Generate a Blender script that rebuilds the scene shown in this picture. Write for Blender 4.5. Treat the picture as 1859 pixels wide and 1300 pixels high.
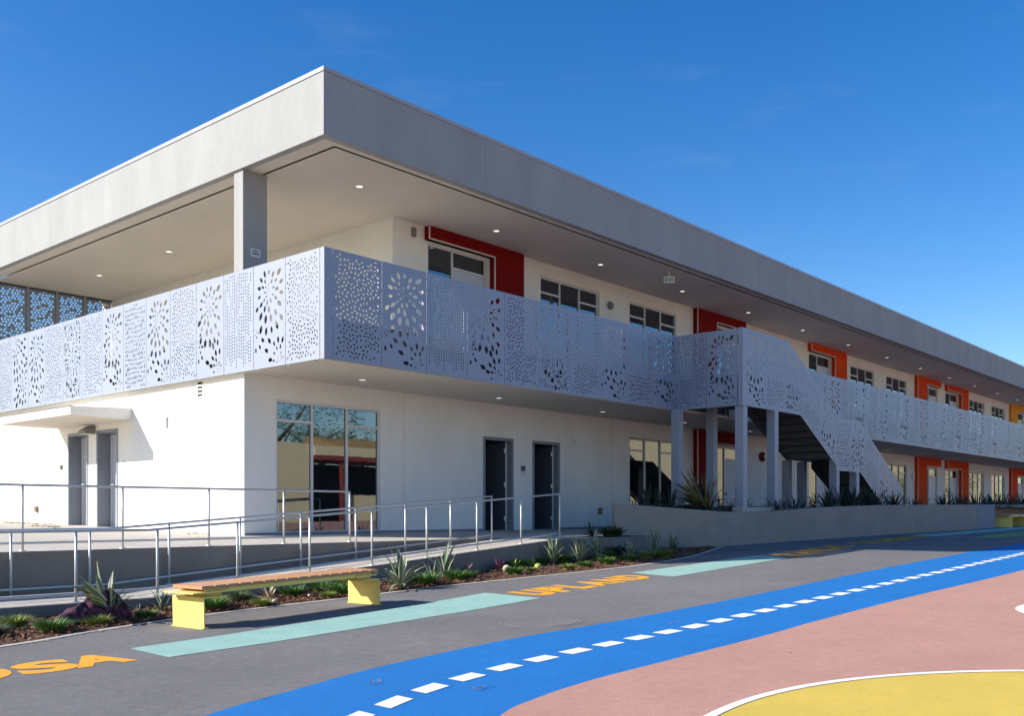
import bpy, bmesh, math, random
from mathutils import Vector, Matrix, noise
from mathutils.geometry import tessellate_polygon, delaunay_2d_cdt
PI = math.pi
R = math.radians
SC = bpy.context.scene
COL = SC.collection
for o in list(bpy.data.objects):
    bpy.data.objects.remove(o)

# ------------------------------------------------------------------ camera, sky, sun, exposure
cam = bpy.data.cameras.new('camera')
cam.sensor_width = 36
cam.lens = 34.14
cam.shift_y = 0.1512
cam.clip_end = 3000
camo = bpy.data.objects.new('camera', cam)
COL.objects.link(camo)
camo.location = (-10.17, -15.49, .426)
camo.rotation_euler = (R(90), 0, R(41.29 - 90))
SC.camera = camo

SUN_TO = Vector((1.43, -.99, -1.0)).normalized()          # the way the light travels
EL = math.asin(-SUN_TO.z)
AZ = math.atan2(-SUN_TO.x, -SUN_TO.y)
world = bpy.data.worlds.new('World')
SC.world = world
world.use_nodes = True
nt = world.node_tree
nt.nodes.clear()
wo = nt.nodes.new('ShaderNodeOutputWorld')
bg = nt.nodes.new('ShaderNodeBackground')
sky = nt.nodes.new('ShaderNodeTexSky')
sky.sky_type = 'NISHITA'
sky.sun_disc = False
sky.sun_elevation = EL
sky.sun_rotation = AZ
sky.air_density = 1.0
sky.dust_density = .6
sky.ozone_density = 2.2
bg.inputs['Strength'].default_value = .084
tc = nt.nodes.new('ShaderNodeTexCoord')
mp = nt.nodes.new('ShaderNodeMapping')
mp.inputs['Scale'].default_value = (1.6, 1.6, 9)
no = nt.nodes.new('ShaderNodeTexNoise')
no.inputs['Scale'].default_value = 3.2
no.inputs['Detail'].default_value = 7
no.inputs['Roughness'].default_value = .62
rp = nt.nodes.new('ShaderNodeValToRGB')
rp.color_ramp.elements[0].position = .60
rp.color_ramp.elements[1].position = .86
rp.color_ramp.elements[1].color = (.05, .05, .05, 1)
mx = nt.nodes.new('ShaderNodeMix')
mx.data_type = 'RGBA'
mx.inputs['B'].default_value = (7.5, 7.8, 8.2, 1)
hs = nt.nodes.new('ShaderNodeHueSaturation')
hs.inputs['Saturation'].default_value = 1.43
hs.inputs['Hue'].default_value = .510
hs.inputs['Value'].default_value = 1.44
for a, b in ((tc.outputs['Generated'], mp.inputs['Vector']), (mp.outputs[0], no.inputs['Vector']),
             (no.outputs['Fac'], rp.inputs[0]), (rp.outputs[0], mx.inputs['Factor']), (sky.outputs[0], hs.inputs['Color']), (hs.outputs[0], mx.inputs['A']),
             (mx.outputs['Result'], bg.inputs['Color']), (bg.outputs[0], wo.inputs[0])):
    nt.links.new(a, b)

sun = bpy.data.lights.new('sun', 'SUN')
sun.energy = 5.0
sun.angle = R(.53)
sun.color = (1, .95, .87)
suno = bpy.data.objects.new('sun', sun)
COL.objects.link(suno)
suno.rotation_euler = SUN_TO.to_track_quat('-Z', 'Y').to_euler()
suno.location = (-30, 30, 40)
SC.view_settings.view_transform = 'Standard'
SC.view_settings.look = 'None'
SC.view_settings.exposure = .62
SC.view_settings.gamma = 1
SC.view_settings.use_curve_mapping = False

# ------------------------------------------------------------------ materials
MATS = {}
def mat(name, col, rough=.6, metal=0, var=0, vscale=3, vstretch=(1, 1, 1), bump=0, bscale=60, island=None, spec=.5, ior=None, emit=0,
        stains=None, tint=None, speck=0):
    """var: share of brightness mottled by noise; island: second colour picked per loose piece; stains: (scale, threshold, colour)"""
    m = bpy.data.materials.new(name)
    m.use_nodes = True
    t = m.node_tree
    b = t.nodes['Principled BSDF']
    b.inputs['Roughness'].default_value = rough
    b.inputs['Metallic'].default_value = metal
    b.inputs['Specular IOR Level'].default_value = spec
    if ior: b.inputs['IOR'].default_value = ior
    if tint: b.inputs['Specular Tint'].default_value = (*tint, 1)
    c4 = (*col, 1)
    b.inputs['Base Color'].default_value = c4
    if emit:
        b.inputs['Emission Color'].default_value = c4
        b.inputs['Emission Strength'].default_value = emit
    L = t.links.new
    src = None
    if island:
        g = t.nodes.new('ShaderNodeNewGeometry')
        r = t.nodes.new('ShaderNodeMix'); r.data_type = 'RGBA'
        r.inputs['A'].default_value = c4; r.inputs['B'].default_value = (*island, 1)
        L(g.outputs['Random Per Island'], r.inputs['Factor'])
        src = r.outputs['Result']
    if var or bump or stains or speck:
        tcn = t.nodes.new('ShaderNodeTexCoord')
        mpn = t.nodes.new('ShaderNodeMapping')
        mpn.inputs['Scale'].default_value = vstretch
        L(tcn.outputs['Object'], mpn.inputs['Vector'])
    if var:
        n = t.nodes.new('ShaderNodeTexNoise')
        n.inputs['Scale'].default_value = vscale
        n.inputs['Detail'].default_value = 6
        n.inputs['Roughness'].default_value = .65
        L(mpn.outputs[0], n.inputs['Vector'])
        mr = t.nodes.new('ShaderNodeMapRange')
        mr.inputs['From Min'].default_value = .3; mr.inputs['From Max'].default_value = .7
        mr.inputs['To Min'].default_value = 1 - var; mr.inputs['To Max'].default_value = 1 + var
        L(n.outputs['Fac'], mr.inputs['Value'])
        mm = t.nodes.new('ShaderNodeVectorMath'); mm.operation = 'SCALE'
        if src: L(src, mm.inputs[0])
        else: mm.inputs[0].default_value = col
        L(mr.outputs[0], mm.inputs['Scale'])
        src = mm.outputs[0]
    if stains:
        n = t.nodes.new('ShaderNodeTexNoise')
        n.inputs['Scale'].default_value = stains[0]
        n.inputs['Detail'].default_value = 8
        n.inputs['Roughness'].default_value = .7
        L(tcn.outputs['Object'], n.inputs['Vector'])
        cr = t.nodes.new('ShaderNodeValToRGB')
        cr.color_ramp.elements[0].position = stains[1]
        cr.color_ramp.elements[1].position = min(1, stains[1] + .12)
        cr.color_ramp.elements[1].color = (stains[3],) * 3 + (1,)
        L(n.outputs['Fac'], cr.inputs[0])
        r = t.nodes.new('ShaderNodeMix'); r.data_type = 'RGBA'
        if src: L(src, r.inputs['A'])
        else: r.inputs['A'].default_value = c4
        r.inputs['B'].default_value = (*stains[2], 1)
        L(cr.outputs[0], r.inputs['Factor'])
        src = r.outputs['Result']
    if speck:
        for sc_, am in ((75, speck), (11, speck * .45)):
            n = t.nodes.new('ShaderNodeTexNoise'); n.inputs['Scale'].default_value = sc_; n.inputs['Detail'].default_value = 3
            L(tcn.outputs['Object'], n.inputs['Vector'])
            mr = t.nodes.new('ShaderNodeMapRange'); mr.inputs['From Min'].default_value = .28; mr.inputs['From Max'].default_value = .72
            mr.inputs['To Min'].default_value = 1 - am; mr.inputs['To Max'].default_value = 1 + am
            L(n.outputs['Fac'], mr.inputs['Value'])
            mm = t.nodes.new('ShaderNodeVectorMath'); mm.operation = 'SCALE'
            if src: L(src, mm.inputs[0])
            else: mm.inputs[0].default_value = col
            L(mr.outputs[0], mm.inputs['Scale']); src = mm.outputs[0]
    if src: L(src, b.inputs['Base Color'])
    if bump:
        n = t.nodes.new('ShaderNodeTexNoise')
        n.inputs['Scale'].default_value = bscale
        n.inputs['Detail'].default_value = 4
        L(tcn.outputs['Object'], n.inputs['Vector'])
        bp = t.nodes.new('ShaderNodeBump')
        bp.inputs['Strength'].default_value = bump
        bp.inputs['Distance'].default_value = .02
        L(n.outputs['Fac'], bp.inputs['Height'])
        L(bp.outputs[0], b.inputs['Normal'])
    MATS[name] = m
    return m

STUCCO = mat('white_stucco', (.80, .77, .71), .9, speck=.03, var=.06, vscale=1.1, vstretch=(1, 1, .45), bump=.25, bscale=90)
FASCIA = mat('grey_cement_plaster', (.325, .325, .318), .85, speck=.06, var=.085, vscale=1.3, vstretch=(1, 1, .3), bump=.15, bscale=60)
COPING = mat('coping_metal', (.36, .36, .38), .45, var=.03)
SOFFIT = mat('soffit_plaster', (.66, .60, .51), .9, var=.05, vscale=.7, bump=.1)
GROOVE = mat('dark_joint', (.24, .205, .165), .8)
PAINTM = mat('perforated_aluminium', (.29, .318, .385), .42, var=.03, vscale=2, spec=.5)
POSTM = mat('grey_painted_steel', (.32, .34, .39), .45, var=.04)
DSTEEL = mat('charcoal_steel', (.075, .08, .095), .5, var=.08)
FLOORM = mat('gallery_floor_coating', (.50, .47, .42), .8, var=.05)
FRAME = mat('window_frame_aluminium', (.62, .61, .60), .4, var=.03)
DFRAME = mat('door_frame_grey', (.21, .225, .26), .5)
DOORP = mat('pale_grey_door', (.52, .53, .58), .45, var=.03)
DOORB = mat('dark_door', (.10, .11, .14), .45)
GLASS = mat('tinted_glass', (.006, .009, .012), .015, spec=.9, ior=2.0, tint=(.86, .96, 1.0), bump=.035, bscale=.9)
RED = mat('deep_red_siding', (.20, .003, .004), .75, spec=.12, var=.08, vscale=6)
ORANGE = mat('orange_siding', (.70, .06, .002), .75, spec=.12, var=.07, vscale=6)
AMBER = mat('amber_siding', (.80, .33, .006), .75, spec=.12, var=.07, vscale=6)
TRIM = mat('siding_trim', (.60, .52, .48), .5)
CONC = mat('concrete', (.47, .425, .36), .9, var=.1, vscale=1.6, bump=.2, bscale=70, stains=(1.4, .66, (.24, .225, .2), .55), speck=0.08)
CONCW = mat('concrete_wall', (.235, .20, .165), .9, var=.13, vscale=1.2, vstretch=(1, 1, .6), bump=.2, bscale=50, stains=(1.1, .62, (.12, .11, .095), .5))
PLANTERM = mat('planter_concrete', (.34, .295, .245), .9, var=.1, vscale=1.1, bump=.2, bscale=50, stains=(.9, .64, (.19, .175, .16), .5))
CURB = mat('mow_strip_concrete', (.52, .48, .41), .9, var=.1, vscale=8, bump=.2)
ASPH = mat('grey_play_surface', (.198, .188, .184), .92, spec=.08, var=.13, vscale=.5, bump=.5, bscale=260, stains=(.55, .62, (.245, .232, .226), .75), speck=0.2)
BLUE = mat('blue_track_paint', (.012, .168, .475), .85, spec=.25, var=.07, vscale=1.3, bump=.45, bscale=260, stains=(1.6, .68, (.035, .21, .50), .6), speck=0.12)
PINK = mat('salmon_court_paint', (.50, .27, .205), .85, spec=.25, var=.07, vscale=1.1, bump=.45, bscale=260, stains=(.9, .63, (.45, .232, .178), .7), speck=0.13)
TEAL = mat('seafoam_paint', (.30, .485, .42), .85, spec=.25, var=.08, vscale=3, bump=.4, bscale=260, stains=(6, .66, (.18, .38, .33), .6), speck=0.14)
YELG = mat('yellow_ground_paint', (.65, .465, .085), .85, spec=.25, var=.06, vscale=1.4, bump=.4, bscale=260, stains=(2, .66, (.66, .47, .1), .6), speck=0.08)
WORDM = mat('orange_letter_paint', (.80, .37, .02), .75, var=.06, vscale=6, bump=.35, bscale=260, stains=(12, .68, (.55, .28, .06), .5), speck=0.12)
WHITEP = mat('white_line_paint', (.80, .80, .78), .75, var=.04, vscale=8, bump=.3, bscale=260, stains=(9, .70, (.55, .56, .58), .5))
GREENP = mat('green_ground_paint', (.18, .33, .08), .75, var=.06, bump=.3, bscale=260)
BENCHY = mat('yellow_powder_coat', (.86, .66, .18), .38, var=.03, vscale=5, stains=(14, .74, (.5, .38, .1), .5))
WOOD = mat('hardwood_slat', (.40, .19, .085), .55, var=.16, vscale=5, vstretch=(9, 1.2, 9), island=(.50, .25, .12), bump=.1, bscale=80)
RAILM = mat('brushed_aluminium', (.60, .58, .545), .45, metal=.3, var=.05, vscale=20)
SOIL = mat('bark_mulch', (.105, .05, .028), .95, var=.4, vscale=14, bump=1, bscale=45)
CHIP = mat('bark_chips', (.27, .12, .055), .9, island=(.07, .03, .018))
CHIPL = mat('pale_wood_chips', (.36, .22, .12), .9, island=(.20, .10, .05))
EARTH = mat('dry_earth', (.22, .18, .13), .95, var=.2, vscale=.3)
GR_A = mat('green_grass_blades', (.045, .13, .012), .6, island=(.16, .27, .05))
GR_B = mat('lime_grass_blades', (.17, .25, .03), .6, island=(.28, .30, .07))
GR_C = mat('blue_green_grass_blades', (.085, .13, .045), .6, island=(.16, .20, .09))
GR_D = mat('dark_grass_blades', (.022, .045, .014), .6, island=(.04, .07, .02))
FLAX = mat('flax_leaf_green', (.13, .17, .095), .5, var=.25, vscale=9)
FLAXE = mat('flax_leaf_cream_edge', (.46, .48, .31), .5, var=.15, vscale=9)
FLAXD = mat('dark_flax_leaf', (.03, .045, .028), .5, var=.3, vscale=9)
FLAXT = mat('tawny_flax_leaf', (.20, .17, .065), .55, var=.3, vscale=9)
DEADL = mat('dry_leaf', (.50, .40, .25), .8, var=.2, vscale=14)
PURP = mat('purple_leaf', (.19, .085, .13), .55, var=.3, vscale=14)
BURG = mat('burgundy_leaf', (.16, .028, .032), .5, var=.3, vscale=14)
LIME = mat('lime_leaf', (.36, .42, .06), .55, var=.2, vscale=14)
PALEF = mat('pale_fruit', (.62, .44, .37), .6, var=.1)
BARK = mat('tree_bark', (.10, .07, .05), .95, var=.3, vscale=8, bump=.6, bscale=18)
LEAFM = mat('tree_leaf', (.028, .055, .014), .6, island=(.075, .115, .03))
TAN = mat('tan_block_wall', (.70, .58, .37), .9, var=.06, vscale=.8, bump=.2)
TILE = mat('clay_roof_tile', (.42, .27, .13), .85, var=.2, vscale=3)
RBEAM = mat('brick_red_beam', (.25, .05, .04), .6)
DARKR = mat('recess_shade', (.035, .033, .032), .9)
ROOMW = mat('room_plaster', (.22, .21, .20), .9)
WHITEB = mat('white_plastic', (.74, .74, .72), .5)
GREYB = mat('grey_cast_metal', (.19, .18, .17), .5, var=.1)
BRONZE = mat('bronze_cover', (.22, .16, .09), .5)
GREENS = mat('exit_letter_green', (.02, .22, .09), .5)
LAMP = mat('downlight_lens', (1, .93, .82), .4, emit=.75)
HORNR = mat('red_alarm_bell', (.11, .012, .011), .4)
LITTER = mat('dry_leaf_litter', (.20, .12, .055), .9, island=(.32, .2, .1))
CLOTH = bpy.data.materials.new('plaid_flannel'); CLOTH.use_nodes = True
def plaid(m):
    t = m.node_tree; b = t.nodes['Principled BSDF']; b.inputs['Roughness'].default_value = .95
    tcn = t.nodes.new('ShaderNodeTexCoord'); L = t.links.new
    cols = []
    for ax, sc in (('X', 5.5), ('Y', 5.5)):
        w = t.nodes.new('ShaderNodeTexWave'); w.wave_type = 'BANDS'; w.bands_direction = ax
        w.inputs['Scale'].default_value = sc; w.inputs['Distortion'].default_value = .6
        L(tcn.outputs['UV'], w.inputs['Vector'])
        c = t.nodes.new('ShaderNodeValToRGB'); c.color_ramp.interpolation = 'CONSTANT'
        e = c.color_ramp.elements
        e[0].color = (.005, .004, .009, 1); e[1].position = .5; e[1].color = (.24, .012, .04, 1)
        x = e.new(.82); x.color = (.07, .07, .11, 1)
        L(w.outputs['Fac'], c.inputs[0]); cols.append(c.outputs[0])
    mxn = t.nodes.new('ShaderNodeMix'); mxn.data_type = 'RGBA'; mxn.inputs['Factor'].default_value = .5
    L(cols[0], mxn.inputs['A']); L(cols[1], mxn.inputs['B']); L(mxn.outputs['Result'], b.inputs['Base Color'])
plaid(CLOTH)

# ------------------------------------------------------------------ builders
class MB:
    def __init__(s): s.v = []; s.f = []; s.mi = []
    def add(s, vs, fs, mi=0):
        k = len(s.v); s.v += [tuple(p) for p in vs]
        for f in fs: s.f.append(tuple(i + k for i in f)); s.mi.append(mi)
    def box(s, x0, y0, z0, x1, y1, z1, mi=0, M=None):
        x0, x1 = sorted((x0, x1)); y0, y1 = sorted((y0, y1)); z0, z1 = sorted((z0, z1))
        vs = [Vector(p) for p in ((x0, y0, z0), (x1, y0, z0), (x1, y1, z0), (x0, y1, z0), (x0, y0, z1), (x1, y0, z1), (x1, y1, z1), (x0, y1, z1))]
        if M: vs = [M @ p for p in vs]
        s.add(vs, [(0, 3, 2, 1), (4, 5, 6, 7), (0, 1, 5, 4), (1, 2, 6, 5), (2, 3, 7, 6), (3, 0, 4, 7)], mi)
    def quad(s, a, b, c, d, mi=0): s.add([a, b, c, d], [(0, 1, 2, 3)], mi)
    def prism(s, poly, z0, z1, fn=lambda x, y, z: (x, y, z), mi=0):
        n = len(poly)
        vs = [fn(x, y, z0) for x, y in poly] + [fn(x, y, z1) for x, y in poly]
        s.add(vs, [tuple(range(n))[::-1], tuple(range(n, 2 * n))] + [(i, (i + 1) % n, n + (i + 1) % n, n + i) for i in range(n)], mi)
    def tube(s, path, r, n=8, mi=0, cap=True):
        path = [Vector(p) for p in path]
        rs = r if isinstance(r, (list, tuple)) else [r] * len(path)
        rings = []
        for i, p in enumerate(path):
            d = (path[min(i + 1, len(path) - 1)] - path[max(i - 1, 0)]).normalized()
            u = d.cross(Vector((0, 0, 1)))
            if u.length < 1e-3: u = Vector((1, 0, 0))
            u.normalize(); w = u.cross(d)
            rings.append([p + (u * math.cos(2 * PI * k / n) + w * math.sin(2 * PI * k / n)) * rs[i] for k in range(n)])
        vs = [q for ring in rings for q in ring]
        fs = [(i * n + k, i * n + (k + 1) % n, (i + 1) * n + (k + 1) % n, (i + 1) * n + k) for i in range(len(path) - 1) for k in range(n)]
        if cap: fs += [tuple(range(n))[::-1], tuple(range((len(path) - 1) * n, len(path) * n))]
        s.add(vs, fs, mi)
    def lathe(s, prof, c, n=16, mi=0):
        vs = [(c[0] + r * math.cos(2 * PI * k / n), c[1] + r * math.sin(2 * PI * k / n), c[2] + z) for r, z in prof for k in range(n)]
        fs = [(i * n + k, i * n + (k + 1) % n, (i + 1) * n + (k + 1) % n, (i + 1) * n + k) for i in range(len(prof) - 1) for k in range(n)]
        s.add(vs, fs, mi)
    def mesh(s, name, mats, bevel=0, smooth=False, fix=True):
        me = bpy.data.meshes.new(name)
        me.from_pydata(s.v, [], s.f)
        for m in (mats if isinstance(mats, (list, tuple)) else [mats]): me.materials.append(m)
        me.polygons.foreach_set('material_index', s.mi)
        if bevel or fix:
            bm = bmesh.new(); bm.from_mesh(me)
            if fix: bmesh.ops.recalc_face_normals(bm, faces=bm.faces)
            if bevel:
                bmesh.ops.bevel(bm, geom=[e for e in bm.edges if len(e.link_faces) == 2 and e.calc_face_angle(0) > .5], offset=bevel, segments=2, affect='EDGES', clamp_overlap=True)
            bm.to_mesh(me); bm.free()
        if smooth: me.polygons.foreach_set('use_smooth', [True] * len(me.polygons))
        return me
    def build(s, name, mats, parent=None, **k):
        return link(name, s.mesh(name, mats, **k), parent)

def link(name, me, parent=None):
    o = bpy.data.objects.new(name, me); COL.objects.link(o)
    if parent: o.parent = parent
    return o
def tag(o, label=None, cat=None, group=None, kind=None):
    for k, v in (('label', label), ('category', cat), ('group', group), ('kind', kind)):
        if v: o[k] = v
    return o
def thing(name, label, cat, loc=(0, 0, 0), rz=0, group=None):
    o = bpy.data.objects.new(name, None); COL.objects.link(o)
    o.location = loc; o.rotation_euler = (0, 0, rz); o.empty_display_size = .3
    return tag(o, label, cat, group)
def kids(o): return [c for c in bpy.data.objects if c.parent == o]
CH = {}
def copy_tree(o, parent=None):
    c = o.copy(); COL.objects.link(c)
    if parent: c.parent = parent
    if o.name not in CH: CH[o.name] = kids(o)
    for k in CH[o.name]: copy_tree(k, c)
    return c
def box(name, m, b, parent=None, bevel=0):
    q = MB(); q.box(*b); return q.build(name, m, parent, bevel=bevel)

# the playground rises gently along the building
KX = [-60, -30, -10, -4.75, -1.75, 3, 7.3, 10, 18, 26, 40, 60, 120]
KZ = [-1.1, -.97, -.87, -.81, -.74, -.57, -.42, -.345, -.2, -.09, .0, .06, .1]
def gz(x):
    if x <= KX[0]: return KZ[0]
    for i in range(len(KX) - 1):
        if x <= KX[i + 1]:
            return KZ[i] + (KZ[i + 1] - KZ[i]) * (x - KX[i]) / (KX[i + 1] - KX[i])
    return KZ[-1]
def drape(bm, dz):
    xs = [v.co.x for v in bm.verts]
    for k in KX:
        if min(xs) < k < max(xs):
            bmesh.ops.bisect_plane(bm, geom=bm.verts[:] + bm.edges[:] + bm.faces[:], plane_co=(k, 0, 0), plane_no=(1, 0, 0))
    for v in bm.verts: v.co.z = gz(v.co.x) + dz
def ground(name, pts, m, dz, parent=None, kind='structure'):
    bm = bmesh.new()
    vs = [bm.verts.new((x, y, 0)) for x, y in pts]
    for f in tessellate_polygon([[Vector((x, y, 0)) for x, y in pts]]): bm.faces.new([vs[i] for i in f])
    drape(bm, dz)
    bmesh.ops.recalc_face_normals(bm, faces=bm.faces)
    if bm.faces and sum(f.normal.z for f in bm.faces) < 0:
        bmesh.ops.reverse_faces(bm, faces=bm.faces[:])
    me = bpy.data.meshes.new(name); bm.to_mesh(me); bm.free(); me.materials.append(m)
    o = link(name, me, parent)
    if kind and not parent: o['kind'] = kind
    return o

def ground_band(name, A, B, m, dz):
    bm = bmesh.new(); va = [bm.verts.new((x, y, 0)) for x, y in A]; vb = [bm.verts.new((x, y, 0)) for x, y in B]
    for i in range(len(A) - 1): bm.faces.new((va[i], va[i + 1], vb[i + 1], vb[i]))
    drape(bm, dz); bmesh.ops.recalc_face_normals(bm, faces=bm.faces)
    me = bpy.data.meshes.new(name); bm.to_mesh(me); bm.free(); me.materials.append(m)
    o = link(name, me); o['kind'] = 'structure'
    return o
def letter_mesh(ch, bold=.0):
    cu = bpy.data.curves.new('letter', 'FONT'); cu.body = ch; cu.offset = bold; cu.resolution_u = 4
    o = bpy.data.objects.new('letter', cu)
    me = bpy.data.meshes.new_from_object(o)
    bpy.data.objects.remove(o); bpy.data.curves.remove(cu)
    return me
def fit(me, f):
    xs = [v.co.x for v in me.vertices]; ys = [v.co.y for v in me.vertices]
    a, b, c, d = min(xs), max(xs), min(ys), max(ys)
    for v in me.vertices: v.co = f((v.co.x - a) / (b - a), (v.co.y - c) / (d - c))

# ------------------------------------------------------------------ ground and paint
t = MB(); t.quad((-400, -400, -1.25), (400, -400, -1.25), (400, 400, -1.25), (-400, 400, -1.25)); t.build('terrain', EARTH, fix=False)['kind'] = 'structure'
ground('playground', [(-60, -30), (120, -30), (120, -3.0), (-60, -3.0)], ASPH, 0)

def smooth(pts, n=6):
    out = []
    for i in range(len(pts) - 1):
        p0 = Vector(pts[max(i - 1, 0)]); p1 = Vector(pts[i]); p2 = Vector(pts[i + 1]); p3 = Vector(pts[min(i + 2, len(pts) - 1)])
        for k in range(n):
            s = k / n
            out.append(tuple(.5 * ((2 * p1) + (p2 - p0) * s + (2 * p0 - 5 * p1 + 4 * p2 - p3) * s * s + (3 * p1 - p0 - 3 * p2 + p3) * s ** 3)))
    return out + [pts[-1]]
UP = smooth([(-10.4, -13.5), (-9.0, -11.6), (-7.9, -10.6), (-6.88, -10.09), (-6.1, -9.85), (-4.94, -9.55), (-3.4, -9.42), (-2.19, -9.46), (-.6, -9.55), (1.7, -9.62), (4.76, -9.62), (8, -9.7), (12, -9.68), (20, -9.7), (60, -9.8), (110, -9.8)])
LO = smooth([(-8.4, -14.2), (-7.6, -12.8), (-6.6, -11.95), (-5.72, -11.5), (-5.32, -11.37), (-4.56, -11.25), (-3.35, -11.24), (-1.49, -11.24), (-.46, -11.24), (1.93, -11.32), (5.98, -11.55), (12, -11.6), (20, -11.6), (60, -11.7), (110, -11.7)])
track = ground('running_track', UP + LO[::-1], BLUE, .004)
ground('court_surface', LO + [(110, -29), (-8.6, -29)], PINK, .0045)
# white dashes along the middle of the track, painted one by one
def midline(x):
    def y(P):
        for i in range(len(P) - 1):
            if P[i][0] <= x <= P[i + 1][0]:
                return P[i][1] + (P[i + 1][1] - P[i][1]) * (x - P[i][0]) / (P[i + 1][0] - P[i][0])
        return P[-1][1]
    return .5 * (y(UP) + y(LO)) - .02
x = -7.5
while x < 40:
    yc, yd = midline(x), midline(x + .30)
    ground('dash', [(x, yc - .085), (x + .30, yd - .085), (x + .31, yd + .085), (x + .01, yc + .085)], WHITEP, .008, parent=track)
    x += .483
cx_, cy_, rr = -4.5, -15.2, 2.72
ground('painted_circle', [(cx_ + (rr - .035) * math.cos(a * PI / 48), cy_ + (rr - .035) * math.sin(a * PI / 48)) for a in range(96)], YELG, .0085)
ring = [(cx_ + (rr + .035) * math.cos(a * PI / 48), cy_ + (rr + .035) * math.sin(a * PI / 48)) for a in range(97)]
ground_band('circle_line', ring, [(cx_ + (rr - .036) * math.cos(a * PI / 48), cy_ + (rr - .036) * math.sin(a * PI / 48)) for a in range(97)], WHITEP, .0126)
ground('court_spot', [(1.62 + .95 * math.cos(a * PI / 24), -13.55 + .95 * math.sin(a * PI / 24)) for a in range(48)], WHITEP, .0085)
ground('painted_strip', [(-5.80, -7.0), (-.31, -6.34), (-.42, -7.42), (-5.85, -7.76)], TEAL, .004)
ground('painted_strip', [(3.10, -6.45), (7.3, -6.5), (7.1, -7.30), (2.84, -7.41)], TEAL, .004)
ground('painted_strip', [(17.2, -6.02), (24, -6.35), (60, -6.8), (60, -7.5), (24, -7.2), (17.0, -6.85)], TEAL, .004)
ground('painted_leaf', [(16.0, -8.0), (18.4, -7.7), (24, -7.75), (30, -8.0), (30, -9.0), (22, -8.9), (17.5, -8.6)], GREENP, .004)
def word(text, x0, x1, y0a, y0b, h0, h1, widths, bold=.05, gap=.14, spans=None):
    """letters lie flat, their feet towards the track; the baseline runs from y0a to y0b"""
    root = None
    tot = sum(widths) + gap * (len(text) - 1)
    x = 0
    for ch, w in zip(text, widths):
        me = letter_mesh(ch, bold)
        a, b = x / tot, (x + w) / tot
        if spans:
            sp_ = spans[text.index(ch)]; a, b = (sp_[0] - x0) / (x1 - x0), (sp_[1] - x0) / (x1 - x0)
        def f(u, v, a=a, b=b):
            s = a + (b - a) * u
            yb = y0a + (y0b - y0a) * s; h = h0 + (h1 - h0) * s
            return Vector((x0 + (x1 - x0) * s + .1 * (v - .5), yb + h * v, 0))
        fit(me, f)
        bm = bmesh.new(); bm.from_mesh(me); drape(bm, .0035)
        for q in bm.faces:
            if q.normal.z < 0: q.normal_flip()
        bm.to_mesh(me); bm.free()
        me.materials.clear(); me.materials.append(WORDM); me.name = 'letter'
        if root is None:
            root = bpy.data.objects.new('painted_word', None); COL.objects.link(root); root['kind'] = 'structure'
        link('letter', me, root)
        x += w + gap
    return root
word('OSA', -7.64, -6.02, -7.74, -7.70, .66, .60, [1, 1, 1], .05, spans=[(-7.52, -7.0), (-6.97, -6.49), (-6.56, -6.03)])
word('UPLAND', -.18, 2.74, -7.30, -7.18, .74, .64, [1, .95, .85, 1.1, 1.05, 1.05], .07)
word('RANCHO', 7.5, 11.3, -7.36, -7.05, .66, .8, [1, 1.1, 1.05, 1, 1.05, 1.1], .05)
word('CUCAMONGA', 12.2, 16.8, -7.0, -6.80, .8, .74, [1, 1, 1, 1.1, 1.2, 1.1, 1.05, 1.05, 1.1], .05)
mh = thing('manhole_cover', 'round utility cover painted grey like the play surface', 'manhole cover', (-2.14, -8.85, gz(-2.14) + .001))
mh.rotation_euler = (0, -.0283, 0)
b_ = MB(); b_.lathe([(0, .004), (.40, .004), (.40, 0)], (0, 0, 0), 40); b_.build('lid', ASPH, mh)
b_ = MB()
for r_ in (.12, .2, .28, .36): b_.lathe([(r_ - .022, .004), (r_ - .012, .0052), (r_ + .012, .0052), (r_ + .022, .004)], (0, 0, 0), 40)
b_.build('ridge', ASPH, mh)
b_ = MB(); b_.lathe([(.405, .001), (.414, .003), (.433, .003), (.445, .001)], (0, 0, 0), 40); b_.build('ring_frame', ASPH, mh)

# ------------------------------------------------------------------ deck, ramp, kerbs
def deck_z(y): return .019 * y if y > 0 else .03 * y
def ramp_z(x):
    if x < -3.9: return -.655
    if x > 4.4: return -.076
    return -.655 + (x + 3.9) / 8.3 * .579
d = MB()
ys = [-2.55, -1.5, 0, 3, 7, 30]
for j in range(len(ys) - 1):
    a, b = ys[j], ys[j + 1]
    x1 = 5.9 if b <= 0 else 0.3
    d.quad((-45, a, deck_z(a)), (x1, a, deck_z(a)), (x1, b, deck_z(b)), (-45, b, deck_z(b)))  # far left stretch is an unseen addition that bounces light onto the soffits
d.quad((4.4, -3.95, -.076), (5.9, -3.95, -.076), (5.9, -2.55, -.0765), (4.4, -2.55, -.0765))
d.quad((5.9, -2.6, -.077), (90, -2.6, -.077), (90, 0.3, 0), (5.9, .3, 0))
d.build('walkway', CONC, fix=False)['kind'] = 'structure'
d = MB()
d.quad((-45, -2.552, -1.2), (6, -2.552, -1.2), (6, -2.552, -.0768), (-45, -2.552, -.0768))
d.build('retaining_wall', CONCW, fix=False)['kind'] = 'structure'
d = MB()
xs = [-45, -3.9, 4.4, 4.6]
for a, b in zip(xs, xs[1:]):
    d.quad((a, -3.95, ramp_z(a)), (b, -3.95, ramp_z(b)), (b, -2.56, ramp_z(b)), (a, -2.56, ramp_z(a)), 0)
    d.quad((a, -3.953, -1.2), (b, -3.953, -1.2), (b, -3.953, ramp_z(b) + .0), (a, -3.953, ramp_z(a) + .0), 1)
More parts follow.
